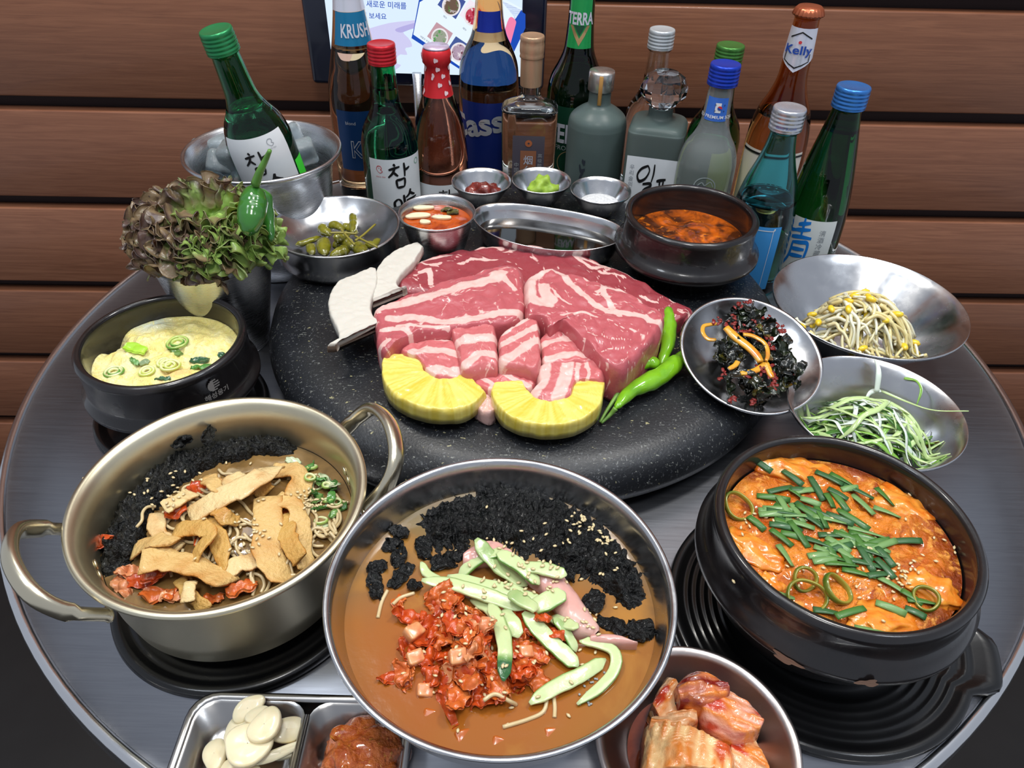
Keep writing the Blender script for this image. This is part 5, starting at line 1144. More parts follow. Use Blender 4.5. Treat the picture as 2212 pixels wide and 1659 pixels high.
norimass('seaweed_heap', 'crescent of black shredded seaweed along the back of the gold noodle pot', [(560, 1010), (545, 900), (590, 720), (690, 560), (830, 430), (1010, 340), (1150, 285), (1330, 268), (1500, 270), (1620, 300)],
         [(690, 960), (740, 880), (800, 760), (840, 680), (930, 600), (1020, 520), (1120, 450), (1260, 420), (1380, 380), (1560, 370)], zB, NZ, .006, 5, H)
def flake(x, y, L, W, zf_, z, k, lab, dz=.0015, rot=(0, 0)):
    c = P(*zf_([(x, y)])[0], z); c[2] = H.z(c[0], c[1], z) + dz if rot == (0, 0) else z
    V, F = crumple(c, L, W, .0028, 200 + k, 18, 12, .0014, (rot[0], rot[1], k * .8), sc=300); put('seaweed_flake', V, F, NORI, lab, 'seaweed', 'loose seaweed flakes')
wl = P(*zB([(970, 285)])[0], .074); flake(970, 282, .013, .007, zB, .0745, 1, 'small black seaweed flake stuck on the gold pot wall, left one', rot=(.9, .0))
flake(1110, 240, .022, .008, zB, .079, 2, 'long black seaweed flake stuck on the gold pot wall, right one', rot=(.9, .2))
# noodles, scallions, kimchi at the margins
NOO = mat('thin_noodle', (214, 192, 148), .25, coat=.4, sss=.15, vary=[(40, (200, 174, 124), .4, .7)])
rs = np.random.RandomState(21)
for k in range(100):
    if k > 58: cx, cy = rs.normal(1180, 190), rs.normal(760, 150)
    elif k < 30: cx, cy = rs.normal(1740, 60), rs.normal(760, 110)
    else: cx, cy = rs.normal(1420, 150), rs.normal(950, 60)
    a0 = rs.uniform(0, PI); pts = []; 
    for s in range(5): pts.append((cx, cy)); a0 += rs.uniform(-.9, .9); cx += 42 * math.cos(a0); cy += 42 * math.sin(a0)
    pts = [p for p in pts if 560 < p[0] < 1860 and 280 < p[1] < 1120 and ((p[0] - 1160) / 690) ** 2 + ((p[1] - 740) / 420) ** 2 < 1.1]
    if len(pts) < 3: continue
    p = pilepath(pts, zB, H, NZ, .0009, .0003); V, F = sweep(p, .00105, seg=7)
    put('noodle', V, F, NOO, 'thin pale noodle strand at the ' + reg9(p.mean(0), PXc, PYc, .026) + ' of the gold pot', 'noodle', 'noodles in the gold pot'); H.add(V, F)
for k in range(46):
    x, y = rs.normal(1690, 70), rs.normal(480, 115)
    if ((x - 1160) / 680) ** 2 + ((y - 700) / 420) ** 2 > 1.0 or x < 1540: continue
    c = P(*zB([(x, y)])[0], NZ + .003); c[2] = H.z(c[0], c[1], NZ) + .0012
    if k % 3 == 0:
        V, F, at_ = oring(c, rs.uniform(.0025, .0042), .0009, .0012, k, (rs.uniform(-.5, .5), rs.uniform(-.5, .5)), (222, 224, 170), (150, 180, 90)); put('scallion_ring', V, F, WON, 'pale scallion ring among the greens at the right of the gold pot', 'scallion', 'scallion rings in the gold pot', attrs=at_)
    else:
        g = [(58, 104, 44), (110, 150, 80), (190, 200, 160), (76, 130, 58)][k % 4]
        V, F = crumple(c, rs.uniform(.009, .016), rs.uniform(.003, .006), .0016, 90 + k, 10, 6, .0009, (rs.uniform(-.3, .3), rs.uniform(-.3, .3), rs.uniform(0, 3)))
        put('scallion_strip', V, F, mat('scallion_d%d' % (k % 4), g, .25, coat=.4, sss=.1), ['dark green', 'mid green', 'whitish', 'grass green'][k % 4] + ' scallion strip at the right of the gold pot', 'scallion', ['dark', 'mid green', 'whitish', 'grass green'][k % 4] + ' scallion strips in the gold pot')
    H.add(V, F)
KIM = [mat('kimchi_red', (190, 70, 24), .2, coat=.35, sss=.15, vary=[(70, (206, 92, 36), .42, .65, .6), (130, (150, 34, 18), .58, .7)], bump=(160, .5, .002)),
       mat('kimchi_orange', (202, 98, 40), .2, coat=.35, sss=.15, vary=[(60, (216, 138, 80), .48, .68, .6), (120, (176, 56, 24), .58, .7)], bump=(160, .5, .002)),
       mat('kimchi_pale', (218, 150, 104), .22, coat=.35, sss=.2, vary=[(40, (200, 96, 44), .42, .66, .6), (110, (176, 70, 40), .64, .72)], bump=(140, .4, .002))]
for k, (x, y, L, W, rz, mi, lab) in enumerate(((760, 1010, .020, .011, .2, 0, 'red-orange kimchi piece at the near left of the gold pot'), (840, 1080, .022, .010, -.2, 1, 'translucent kimchi strip at the near edge of the gold pot'), (700, 960, .018, .007, .5, 2, 'pale kimchi stalk pointing out beneath the fried tofu'), (640, 1040, .016, .008, -.7, 2, 'pale kimchi piece at the far left of the gold pot'),
                                               (930, 1100, .016, .007, .1, 2, 'peach kimchi strip below the fork-shaped tofu'), (1290, 1070, .018, .009, .5, 1, 'orange kimchi piece at the near right of the gold pot'), (1130, 1110, .012, .007, 0, 1, 'small orange kimchi bit at the near edge'), (545, 830, .012, .008, 1.2, 0, 'orange kimchi bit against the left wall'), (1070, 560, .012, .012, 0, 0, 'dark red kimchi piece showing under the fried tofu at the back'), (960, 690, .014, .012, .4, 0, 'red kimchi showing between tofu strips at the left'), (1550, 700, .012, .016, 0, 1, 'orange carrot-like piece inside the tofu loop'), (840, 1000, .018, .010, .6, 0, 'red chilli-coated cabbage under the wide tofu strip'), (1110, 830, .014, .016, .3, 0, 'kimchi showing in the middle of the tofu'))):
    c = P(*zB([(x, y)])[0], NZ + .004); c[2] = H.z(c[0], c[1], NZ) + .0022
    V, F = crumple(c, L, W, .003, 130 + k, 18, 12, .0016, (rs.uniform(-.25, .25), rs.uniform(-.25, .25), rz)); put('kimchi_piece', V, F, KIM[mi], lab, 'kimchi', 'kimchi in the gold pot'); H.add(V, F)
TOFU = mat('fried_tofu', (224, 180, 112), .45, coat=.15, sss=.12, attr='Col', bump=(330, .9, .002))
tf = [([(1130, 500), (1180, 545), (1240, 500), (1300, 455)], 62, 0, 'small curl of fried tofu at the back'), ([(1110, 480), (1150, 560), (1220, 590), (1330, 560)], 52, .001, 'bent tofu curl behind the big diagonal strip'), ([(1060, 720), (1150, 780), (1180, 900), (1150, 960)], 60, 0, 'spongy strip in the middle running down'), ([(880, 670), (960, 620), (1030, 560)], 60, .001, 'pale tofu flap over the seaweed edge'),
      ([(1440, 410), (1550, 420), (1600, 480), (1550, 590)], 78, .001, 'hooked golden strip at the back right'), ([(1400, 440), (1390, 520), (1420, 560)], 70, .003, 'fried tofu bit at the peak of the heap'), ([(830, 650), (830, 740), (880, 800), (950, 830)], 58, .001, 'curved tofu strip at the left'), ([(700, 820), (820, 815), (945, 830)], 74, .003, 'flat cream strip at the far left'),
      ([(930, 755), (1060, 765), (1120, 820), (1060, 880), (1020, 920)], 62, .003, 'hook-shaped strip left of centre'), ([(1180, 965), (1270, 920), (1375, 885)], 62, .001, 'short golden strip right of the wide one'), ([(1470, 590), (1570, 640), (1600, 760), (1610, 930)], 62, .003, 'right leg of the tofu arch'), ([(1505, 660), (1530, 790), (1590, 920)], 62, .001, 'golden strip inside the arch'), ([(1010, 690), (1150, 645), (1300, 590), (1420, 510), (1450, 450)], 86, .005, 'long diagonal strip across the heap'),
      ([(1430, 590), (1425, 740), (1430, 880), (1490, 960), (1550, 985)], 96, .005, 'wide left leg of the tofu arch'), ([(940, 985), (1000, 1070), (1080, 1145)], 46, .002, 'thin pointed strip at the near edge'), ([(1000, 1130), (1010, 1060), (1020, 1020)], 40, .003, 'thin upright strip near the rim'), ([(760, 945), (900, 925), (1080, 965), (1215, 1030)], 98, .006, 'wide spongy strip at the front'), ([(1160, 690), (1210, 720), (1270, 700)], 44, .004, 'tiny crumbled tofu end below the diagonal strip')]
for k, (pts, w, lift, lab) in enumerate(tf):
    p = pilepath(pts, zB, H, NZ + .012, .0013, .0006 + lift * .5, .002)
    wm = w * .40687 * .00026; n = len(p)
    V, F = sweep(p, wm * (.92 + .16 * vn(np.c_[np.arange(n) * .5 + k, np.zeros(n), np.zeros(n)], 1, 2)), .0011, 18, sq=3.6, twist=.8 * math.sin(k * 2.1)); V += .0011 * fbm(V, 130, k, 3)[:, None]
    s2 = np.tile(np.abs(np.cos(np.arange(18) / 18 * 2 * PI + PI / 18)), n); s2 = np.r_[s2]
    col = mixc([(230, 202, 146), (222, 184, 118), (208, 164, 88)][k % 3], (190, 122, 40), (s2 ** 6) * .55 + .55 * fbm(V, 110, k + 3) + .05)
    put('fried_tofu_strip', V, F, TOFU, lab + ' of the tofu heap in the gold pot' if 'tofu' not in lab else lab + ', gold pot', 'tofu', 'fried tofu strips', attrs={'Col': col}); H.add(V, F)
sp_ = thing('sesame_sprinkle', 'sesame seeds sprinkled over the seaweed and tofu in the gold pot', 'sesame', (PXc, PYc, NZ))
pts = [(rs.normal(870, 110), rs.normal(560, 90)) for _ in range(40)] + [(rs.normal(1670, 50), rs.normal(590, 30)) for _ in range(34)] + [(rs.normal(1330, 50), rs.normal(820, 40)) for _ in range(18)] + [(rs.normal(1180, 220), rs.normal(640, 160)) for _ in range(26)]
sesame(sp_, zB(pts), H, .0010, NZ + .008)

# ---------------------------------------------------------------- cold noodle bowl filling
def zC(p): return zf(p, .41534, 700, 970)
CZ = .079
def ccol(V):
    a = P(1330, 1120, CZ); b = P(880, 1500, CZ); n = fbm(V, 30, 4); t = np.clip((V[:, 1] - BY + .01) / .07 + n * .4, 0, 1)
    c = mixc((156, 98, 34), (124, 104, 64), t); k = P(1010, 1400, CZ); d = np.hypot(V[:, 0] - k[0], V[:, 1] - k[1]); r = np.clip(1.3 - d / .055 + n * .3, 0, 1)[:, None] * .5
    return {'Col': c * (1 - r) + np.array(lin((160, 66, 18))) * r}
CB = mat('iced_broth', (170, 100, 40), .12, coat=.6, attr='Col', bump=(70, .25, .001), vary=[(22, (172, 118, 48), .52, .70, .4)])
_, V1, F1 = broth('broth', 'amber iced noodle broth in the largest steel bowl', BX, BY, CZ, .0866, CB, .0004, 60, 6, ccol, rings=50)
H = Heap(); H.add(V1, F1)
norimass('seaweed_heap', 'thick arc of black shredded seaweed along the back of the largest bowl', [(470, 395), (540, 320), (640, 262), (780, 225), (930, 190), (1120, 200), (1290, 285), (1440, 385), (1570, 520), (1650, 640), (1690, 800)],
         [(600, 590), (650, 530), (730, 500), (830, 490), (930, 500), (1010, 560), (1160, 610), (1290, 660), (1390, 700), (1500, 790), (1620, 850)], zC, CZ, .004, 15, H, 200, 56)
fl_ = [(900, 165, .024, .009, 'wide flake at the top left of the seaweed arc'), (1050, 165, .026, .010, 'flake at the top of the seaweed arc'), (1210, 215, .018, .010, 'flake on the bowl wall right of the top'), (360, 500, .012, .010, 'flake left of the seaweed arc, upper'), (390, 555, .018, .009, 'long flake left of the seaweed arc, below the upper one'), (395, 440, .012, .009, 'flake at the left tip of the arc'), (280, 620, .011, .009, 'leftmost upper flake in the broth'), (405, 665, .018, .008, 'flat flake between the kimchi and the left wall'), (268, 722, .018, .008, 'leftmost lower flake in the broth'),
       (470, 712, .009, .007, 'small flake above the kimchi'), (620, 595, .016, .012, 'flake behind the cucumber heap at the left'), (705, 540, .014, .010, 'flake touching the pink ham'), (520, 525, .016, .010, 'flake under the left tip of the arc'), (1500, 925, .018, .009, 'flake below the right end of the arc'), (1640, 950, .016, .014, 'flake at the right wall'), (1400, 800, .014, .012, 'flake hanging below the arc at the right'), (1260, 650, .014, .009, 'flake beside the ham at the right'), (1085, 100, .010, .005, 'tiny flake high on the back wall')]
for k, (x, y, L, W, lab) in enumerate(fl_): flake(x, y, L, W, zC, CZ, 10 + k, 'black seaweed ' + lab)
# ham slices
HAM = mat('pink_ham', (214, 160, 150), .25, coat=.5, sss=.25, vary=[(40, (224, 184, 172), .45, .7)], bump=(120, .3, .001))
for k, (A_, B_, lab) in enumerate((([(1060, 600), (1190, 610), (1290, 720), (1360, 830), (1440, 940)], [(1040, 680), (1130, 740), (1210, 850), (1290, 960), (1400, 985)], 'large pink ham slice under the cucumber at the right'), ([(720, 560), (790, 510), (880, 480), (980, 540)], [(720, 610), (800, 600), (900, 590), (990, 600)], 'pink ham slice showing behind the cucumber'), ([(1380, 960), (1480, 955), (1560, 980), (1628, 1015)], [(1380, 1010), (1470, 1015), (1560, 1022), (1626, 1022)], 'pointed pink ham end at the right of the bowl'))):
    V, F = rail_slab(PX(zC(A_), CZ + .004), PX(zC(B_), CZ + .004), CZ - .002, CZ + .006 - .002 * (k == 2), 60, 18, dome=.003, rough=.0012, seed=k + 3, rz=80); put('ham_slice', V, F, HAM, lab, 'ham', 'ham slices in the cold bowl'); H.add(V, F)
rs = np.random.RandomState(31)
def inside(x, y): return ((x - 930) / 720) ** 2 + ((y - 830) / 700) ** 2 < 1
kimdir = ['left', 'middle', 'right']; 
kc = []
for k in range(104):
    for _ in range(20):
        x, y = rs.normal(780, 215), rs.normal(1000, 165)
        if 350 < x < 1230 and 720 < y < 1330 and (x - 350) * .35 + 700 < y + 200: break
    c = P(*zC([(x, y)])[0], CZ + .006); hz = H.z(c[0], c[1], CZ); c[2] = hz + rs.uniform(.0004, .0022); mi = int(rs.choice([0, 0, 0, 0, 1, 1, 1, 2]))
    L = rs.uniform(.009, .022); W = rs.uniform(.005, .012)
    V, F = crumple(c, L, W, .0036, 300 + k, 22, 14, .0012, (rs.uniform(-.5, .5), rs.uniform(-.5, .5), rs.uniform(0, 3.1)), sc=260)
    put('kimchi_piece', V, F, KIM[mi], ['glossy red crinkled', 'orange crinkled', 'pale peach'][mi] + ' kimchi piece at the ' + reg9(c, *P(*zC([(780, 1000)])[0], CZ)[:2], .022) + ' of the heap in the cold bowl', 'kimchi', ['red', 'orange', 'pale'][mi] + ' kimchi pieces in the cold bowl'); H.add(V, F)
SUNK = mat('sunken_radish', (186, 98, 36), .2, coat=.5, vary=[(60, (170, 84, 26), .4, .7)])
RAD = mat('radish_cube', (226, 160, 108), .2, coat=.4, sss=.3, vary=[(60, (200, 78, 26), .46, .64, .5)], bump=(90, .3, .001))
for k, (x, y, s, rz, lab) in enumerate(((525, 1235, .0085, .1, 'pale radish cube at the front of the kimchi'), (470, 1090, .009, .5, 'orange radish cube at the left of the kimchi'), (700, 1160, .009, .3, 'white radish piece in the middle of the kimchi'), (1050, 1060, .008, .2, 'white radish cube beneath the cucumber tip'), (470, 975, .010, .8, 'pale onion-like piece at the left of the kimchi'), (560, 1360, .010, 0, 'sunken orange radish at the front left of the bowl'), (1190, 1455, .009, .2, 'sunken yellow piece at the front right of the bowl'), (920, 1510, .010, -.1, 'sunken orange piece at the front centre'), (720, 1470, .009, .4, 'sunken orange piece left of the front centre'))):
    c = P(*zC([(x, y)])[0], CZ + .004); c[2] = H.z(c[0], c[1], CZ) + (.0 if k < 5 else -s * .36); s *= .82
    V, F = bevbox(-s * .6, s * .6, -s * .5, s * .5, -s * .4, s * .4, s * .18, 3); V += .0006 * fbm(V, 200, k)[:, None]; V = V @ rotm(.3, .2, rz).T + c
    put('radish_piece', V, F, RAD if k < 5 else SUNK, lab, 'radish', 'radish pieces in the cold bowl'); H.add(V, F)
for k, pts in enumerate(([(1160, 1300), (1140, 1370), (1060, 1410), (930, 1450)], [(1195, 1295), (1200, 1350), (1198, 1400)], [(830, 1350), (890, 1320), (960, 1340), (1000, 1330)], [(360, 820), (400, 780), (470, 750)], [(280, 880), (300, 800), (330, 740)])):
    p = pilepath(pts, zC, H, CZ, .0004, 0); put('noodle', *sweep(p, .0011, seg=8), NOO, ['curved noodle in front of the kimchi', 'short straight noodle at the front of the bowl', 'wavy noodle end beneath the kimchi', 'noodle loop at the upper left of the kimchi', 'faint noodle near the left wall'][k] + ', cold bowl', 'noodle', 'noodles in the cold bowl')
CUC = mat('cucumber_flesh', (190, 214, 140), .22, coat=.5, sss=.25, attr='Col', bump=(200, .3, .001))
cu = [([(500, 570), (540, 630), (620, 680), (720, 710)], 32, 0, 'thin strip at the far left'), ([(700, 640), (800, 585), (940, 560)], 48, 0, 'strip at the back edge'), ([(760, 750), (860, 830), (915, 910)], 36, .001, 'short strip hanging over the kimchi'), ([(930, 850), (980, 920), (1010, 1000)], 46, 0, 'blunt strip pointing down at the centre'), ([(1180, 850), (1250, 910), (1320, 955)], 44, .001, 'pointed strip over the ham'), ([(1190, 900), (1260, 960), (1315, 1035)], 34, .001, 'bright green strip over the ham'),
      ([(1030, 640), (1140, 660), (1260, 690)], 50, .002, 'pale strip at the upper right'), ([(640, 640), (800, 690), (980, 730), (1150, 790)], 52, .002, 'long strip across the top of the heap'), ([(790, 520), (870, 590), (960, 640), (1060, 690)], 62, .003, 'dark-skinned strip rising at the back'), ([(900, 580), (1010, 640), (1120, 720)], 52, .005, 'broad pale strip in the middle of the heap'), ([(510, 690), (700, 722), (880, 790), (1050, 860)], 48, .003, 'long pointed strip reaching left'), ([(1070, 850), (1160, 820), (1250, 780)], 66, .004, 'short wide strip at the right'),
      ([(860, 830), (910, 940), (940, 1080), (932, 1245)], 50, .005, 'strip with dark green tip hanging down over the kimchi'), ([(1035, 880), (1130, 960), (1230, 1040), (1325, 1115)], 58, .004, 'thick strip slanting down right'), ([(1070, 1312), (1200, 1230), (1340, 1160), (1470, 1070)], 48, .001, 'long strip lying in the broth at the lower right'), ([(1320, 1305), (1440, 1220), (1515, 1130), (1510, 1040), (1420, 1000), (1330, 990)], 36, .0, 'curled strip at the right of the bowl'), ([(960, 800), (1040, 850), (1110, 880)], 50, .006, 'vivid green strip in the middle')]
for k, (pts, w, lift, lab) in enumerate(cu):
    p = pilepath(pts, zC, H, CZ + .006, .0012, .0004 + lift * .35, .001); n = len(p); s = np.linspace(0, 1, n); wm = w * .41534 * .00021
    tp = np.interp(s, [0, .12, .5, .9, 1], [.25, .85, 1, .85, .15])
    V, F = sweep(p, wm * tp, .0012 * tp, 14, sq=4.5, twist=.3 * math.sin(k * 1.7)); V += .0003 * fbm(V, 200, k, 2)[:, None]
    a = np.tile(np.cos(np.arange(14) / 14 * 2 * PI + PI / 14), n); u = np.repeat(s, 14)
    t = np.clip((a * (1 if k % 2 else -1) - .55) * 2.6, 0, 1) * .95
    if k == 12: t = np.maximum(t, np.clip((u - .72) * 20, 0, 1))
    if k in (8, 5, 16): t = np.maximum(t, np.clip(.55 - np.abs(u - .2), 0, .6))
    col = mixc((198, 212, 156), (88, 140, 44), t); 
    if k == 12: q = (u > .78)[:, None]; col = np.where(q, np.array(lin((42, 96, 48))), col)
    put('cucumber_strip', V, F, CUC, 'cucumber ' + lab + ' in the cold bowl', 'cucumber', 'cucumber strips', attrs={'Col': col}); H.add(V, F)
sp_ = thing('sesame_sprinkle', 'sesame seeds sprinkled over seaweed, cucumber and broth in the largest bowl', 'sesame', (BX, BY, CZ))
pts = [(rs.normal(1010, 110), rs.normal(700, 60)) for _ in range(60)] + [(rs.normal(1370, 50), rs.normal(375, 28)) for _ in range(24)] + [(rs.normal(1485, 30), rs.normal(460, 30)) for _ in range(24)] + [(rs.normal(1150, 200), rs.normal(480, 100)) for _ in range(36)] + [(rs.normal(700, 110), rs.normal(900, 120)) for _ in range(28)] + [(rs.normal(820, 330), rs.normal(1200, 200)) for _ in range(36)] + [(rs.normal(1400, 100), rs.normal(850, 150)) for _ in range(22)] + [(rs.normal(640, 60), rs.normal(1490, 40)) for _ in range(8)]
pts = [p for p in pts if ((p[0] - 930) / 690) ** 2 + ((p[1] - 860) / 650) ** 2 < .98]
sesame(sp_, zC(pts), H, .0008, CZ + .004)
ICS = mat('ice_slush', (220, 226, 224), .15, 0, .5, 1.31, bump=(500, .5, .002))
bm = []
for k in range(60):
    x, y = rs.normal(1450, 75), rs.normal(1290, 90)
    if ((x - 930) / 690) ** 2 + ((y - 860) / 650) ** 2 > .96: continue
    c = P(*zC([(x, y)])[0], CZ + .0005); V, F = blob((.0008, .0008, .0005), .3, 2, k, 1); bm.append((V + c, F))
V, F = join(*bm); o = put('ice_slush', V, F, ICS, 'specks of ice slush floating at the right front of the largest bowl', 'ice'); o['kind'] = 'stuff'

# ---------------------------------------------------------------- bean sprouts and shredded scallion
def z9(p): return zf(p, .4098, 1320, 380)
SPR = [mat('sprout_a', (226, 212, 160), .2, coat=.5, sss=.3, vary=[(60, (236, 224, 184), .4, .7)]), mat('sprout_b', (224, 206, 146), .2, coat=.5, sss=.3), mat('sprout_c', (236, 230, 204), .2, coat=.5, sss=.3)]
SHD = mat('sprout_head', (240, 206, 50), .25, coat=.5, sss=.2, vary=[(70, (226, 180, 30), .5, .75)])
mc = P(*z9([(1330, 790)])[0], .052)
def mound(x, y, c, rx, ry, rot, h, z0):
    dx, dy = x - c[0], y - c[1]; cr, sr_ = math.cos(rot), math.sin(rot); u = (dx * cr + dy * sr_) / rx; v = (-dx * sr_ + dy * cr) / ry; q = u * u + v * v
    return z0 + h * (max(0, 1 - q)) ** .6, q
rs = np.random.RandomState(41)
def bowlz(x, y, cx, cy, R, h, rb): return .004 + max(0, (math.hypot(x - cx, y - cy) - rb) / (R - rb)) * h
for k in range(190):
    r = math.sqrt(rs.uniform(0, 1)) * .92; a = rs.uniform(0, 2 * PI); x = mc[0] + .047 * r * math.cos(a); y = mc[1] + .037 * r * math.sin(a)
    d = rs.normal(-1.15, .75); L = rs.uniform(.012, .028); p = []
    lay = .6 + .4 * k / 190
    for s in np.linspace(-1, 1, 6):
        xx = x + s * L * math.cos(d); yy = y + s * L * math.sin(d); d += rs.uniform(-.28, .28)
        z, q = mound(xx, yy, mc, .056, .050, -.7, .066 * lay, .016)
        if q < 1.1: p.append((xx, yy, max(z, bowlz(xx, yy, SPX, SPY, .087, .06, .034) + .002) + rs.uniform(-.0015, .0015)))
    if len(p) < 4: continue
    p = cat(p, 16); m_ = SPR[k % 3]; head = k % 4 == 0
    V, F = sweep(p, np.linspace(.0019, .0011, 16), seg=8)
    t = thing('bean_sprout', ('bean sprout with yellow head at the ' if head else 'pale headless bean sprout at the ') + reg9(p.mean(0), mc[0], mc[1], .035) + ' of the wide steel bowl', 'bean sprout', p.mean(0), 'bean sprouts with heads' if head else 'bean sprout stems')
    mk('sprout_stem', V, F, m_, t, world=True)
    if head:
        V, F = blob((.0050, .0030, .0027), .1, 2, k, 2); V = V @ rotm(rs.uniform(-.6, .6), rs.uniform(-.6, .6), rs.uniform(0, 3)).T; mk('sprout_head', V + p[0] + (0, 0, .001), F, SHD, t, world=True)
for k, (x, y) in enumerate(((1195, 600), (1240, 560), (1290, 550), (1320, 660), (1105, 735), (1350, 700), (1290, 880), (1560, 870), (1600, 880), (1330, 905), (1115, 830), (1230, 600), (1470, 640))):
    c = P(*z9([(x, y)])[0], .055); z, q = mound(c[0], c[1], mc, .056, .050, -.7, .066, .016); c = P(*z9([(x, y)])[0], z + .002); z, q = mound(c[0], c[1], mc, .056, .050, -.7, .066, .016); c[2] = z + .002
    t = thing('bean_sprout', 'fat yellow bean sprout head lying on the heap', 'bean sprout', c, 'loose sprout heads'); V, F = blob((.0052, .0030, .0028), .1, 2, k, 2); V = V @ rotm(0, 0, k * 1.1).T; mk('sprout_head', V, F, SHD, t)
    p = cat([(0, 0, 0), (.004, -.006, -.001), (.008, -.012, -.004)], 8); mk('sprout_stem', *sweep(p @ rotm(0, 0, k * .7).T, .0012, seg=7), SPR[k % 3], t)
SHR = [mat('scallion_white', (232, 240, 226), .22, coat=.5, sss=.25), mat('scallion_pale', (196, 220, 150), .22, coat=.5, sss=.2), mat('scallion_mid', (128, 178, 70), .22, coat=.5, sss=.1), mat('scallion_dark', (80, 132, 58), .25, coat=.4)]
nm = ['white', 'pale green', 'bright green', 'deep green']
mo = P(*z9([(1380, 1340)])[0], .045)
for k in range(175):
    r = math.sqrt(rs.uniform(0, 1)) * .95; a = rs.uniform(0, 2 * PI); x = mo[0] + .044 * r * math.cos(a); y = mo[1] + .036 * r * math.sin(a)
    d = rs.normal(-.55, .6); L = rs.uniform(.012, .034); p = []; lay = .55 + .45 * k / 175
    for s in np.linspace(-1, 1, 6):
        xx = x + s * L * math.cos(d); yy = y + s * L * math.sin(d); d += rs.uniform(-.22, .22)
        z, q = mound(xx, yy, mo, .054, .046, -.6, .056 * lay, .012)
        if q < 1.15: p.append((xx, yy, max(z, bowlz(xx, yy, ONX, ONY, .0668, .06, .03) + .002) + rs.uniform(-.0012, .0016)))
    if len(p) < 4: continue
    mi = int(rs.choice([0, 0, 1, 1, 1, 2, 3] if k > 60 else [1, 2, 3, 3])); p = cat(p, 16)
    V, F = sweep(p, np.interp(np.linspace(0, 1, 16), [0, .2, .8, 1], [.3, 1, 1, .2]) * rs.uniform(.0012, .0023), .0004, 8, twist=rs.uniform(-1.6, 1.6))
    put('scallion_shred', V, F, SHR[mi], nm[mi] + ' curled scallion shred at the ' + reg9(p.mean(0), mo[0], mo[1], .03) + ' of the conical bowl', 'scallion', nm[mi] + ' scallion shreds'); 
for k, (pts, z, mi, lab) in enumerate((([(1400, 1140), (1410, 1050), (1405, 1000), (1388, 965)], [.05, .062, .066, .068], 0, 'white scallion shred standing up with a curled tip'), ([(1420, 1130), (1560, 1190), (1700, 1235), (1885, 1240)], [.045, .055, .060, .064], 1, 'long yellow-green scallion shred reaching over the bowl edge'), ([(1545, 1065), (1610, 1080), (1635, 1130), (1610, 1210)], [.056, .058, .058, .05], 2, 'thin scallion shred looping against the back wall of the bowl'), ([(1220, 1350), (1330, 1345), (1400, 1330)], [.05, .05, .05], 2, 'flat bright green scallion piece on top of the shreds'), ([(1420, 1130), (1370, 1140), (1340, 1180)], [.05, .048, .044], 0, 'split white shred base beneath the standing one'))):
    p = cat([P(*z9([q])[0], zz) for q, zz in zip(pts, z)], 20); V, F = sweep(p, np.interp(np.linspace(0, 1, 20), [0, .3, .8, 1], [.0022, .0024, .0014, .0003]), .0005, 8, twist=.8); put('scallion_shred', V, F, SHR[mi], lab, 'scallion')

# ---------------------------------------------------------------- dark seasoned greens on the tilted plate
def zG(p): return zf(p, .19293, 1440, 600)
def gplane(x, y):   # photo pixel -> point on the tilted plate's floor plane (local)
    px_, py_ = zG([(x, y)])[0]; px_ -= 1106; py_ -= 829.5; d = px_ / FPX * CR - py_ / FPX * CU + _F
    n_ = GPM @ np.array([0, 0, 1.]); o_ = GPC + n_ * -.002; t = np.dot(o_ - np.array([0, 0, HC]), n_) / np.dot(d, n_); w = np.array([0, 0, HC]) + d * t
    return GPM.T @ (w - GPC)
GRN_ = [mat('dark_greens_a', (30, 38, 22), .16, coat=.6, vary=[(60, (56, 64, 28), .5, .7), (120, (96, 24, 16), .62, .7)], bump=(150, .5, .002)), mat('dark_greens_b', (22, 26, 20), .14, coat=.7, vary=[(80, (60, 44, 20), .55, .7)], bump=(150, .5, .002)), mat('olive_greens', (84, 78, 26), .18, coat=.6, vary=[(80, (120, 60, 20), .5, .7)], bump=(150, .5, .002))]
REDP = mat('chilli_seasoning', (128, 26, 18), .25, coat=.35, sss=.1, vary=[(200, (180, 50, 30), .5, .7)], bump=(500, .9, .002))
def toworld(V): return V @ GPM.T + GPC
rs = np.random.RandomState(51)
spots = [((880, 420), 200, 110), ((960, 640), 230, 120), ((1160, 880), 180, 130), ((900, 1220), 220, 140), ((700, 880), 110, 90), ((1330, 1080), 100, 90), ((1000, 1400), 160, 50)]
for k in range(74):
    (cx, cy), sx, sy_ = spots[k % 7]; x = rs.normal(cx, sx * .5); y = rs.normal(cy, sy_ * .55); c = gplane(x, y); ctr = gplane(*spots[k % 7][0]); dd = math.hypot(c[0] - ctr[0], c[1] - ctr[1])
    c[2] = -.010 + .014 * (k / 74) + .006 * max(0, 1 - dd / .02)
    mi = int(rs.choice([0, 0, 1, 1, 2])); V, F = crumple(c, rs.uniform(.014, .026), rs.uniform(.007, .013), .0048, 500 + k, 20, 12, .0009, (rs.uniform(-.7, .7), rs.uniform(-.7, .7), rs.uniform(0, 3.1)), sc=200, curl=rs.uniform(-.3, .2))
    r2 = np.hypot(V[:, 0], V[:, 1]); V[:, :2] *= np.minimum(1, .046 / (r2 + 1e-6))[:, None]
    put('seasoned_leaf', toworld(V), F, GRN_[mi], ['dark green glossy', 'blackish glossy', 'olive'][mi] + ' wilted leaf at the ' + reg9(ctr + 0 * ctr if 0 else c, 0, 0, .022) + ' of the pile on the tilted plate', 'greens', ['dark green', 'blackish', 'olive'][mi] + ' wilted leaves')
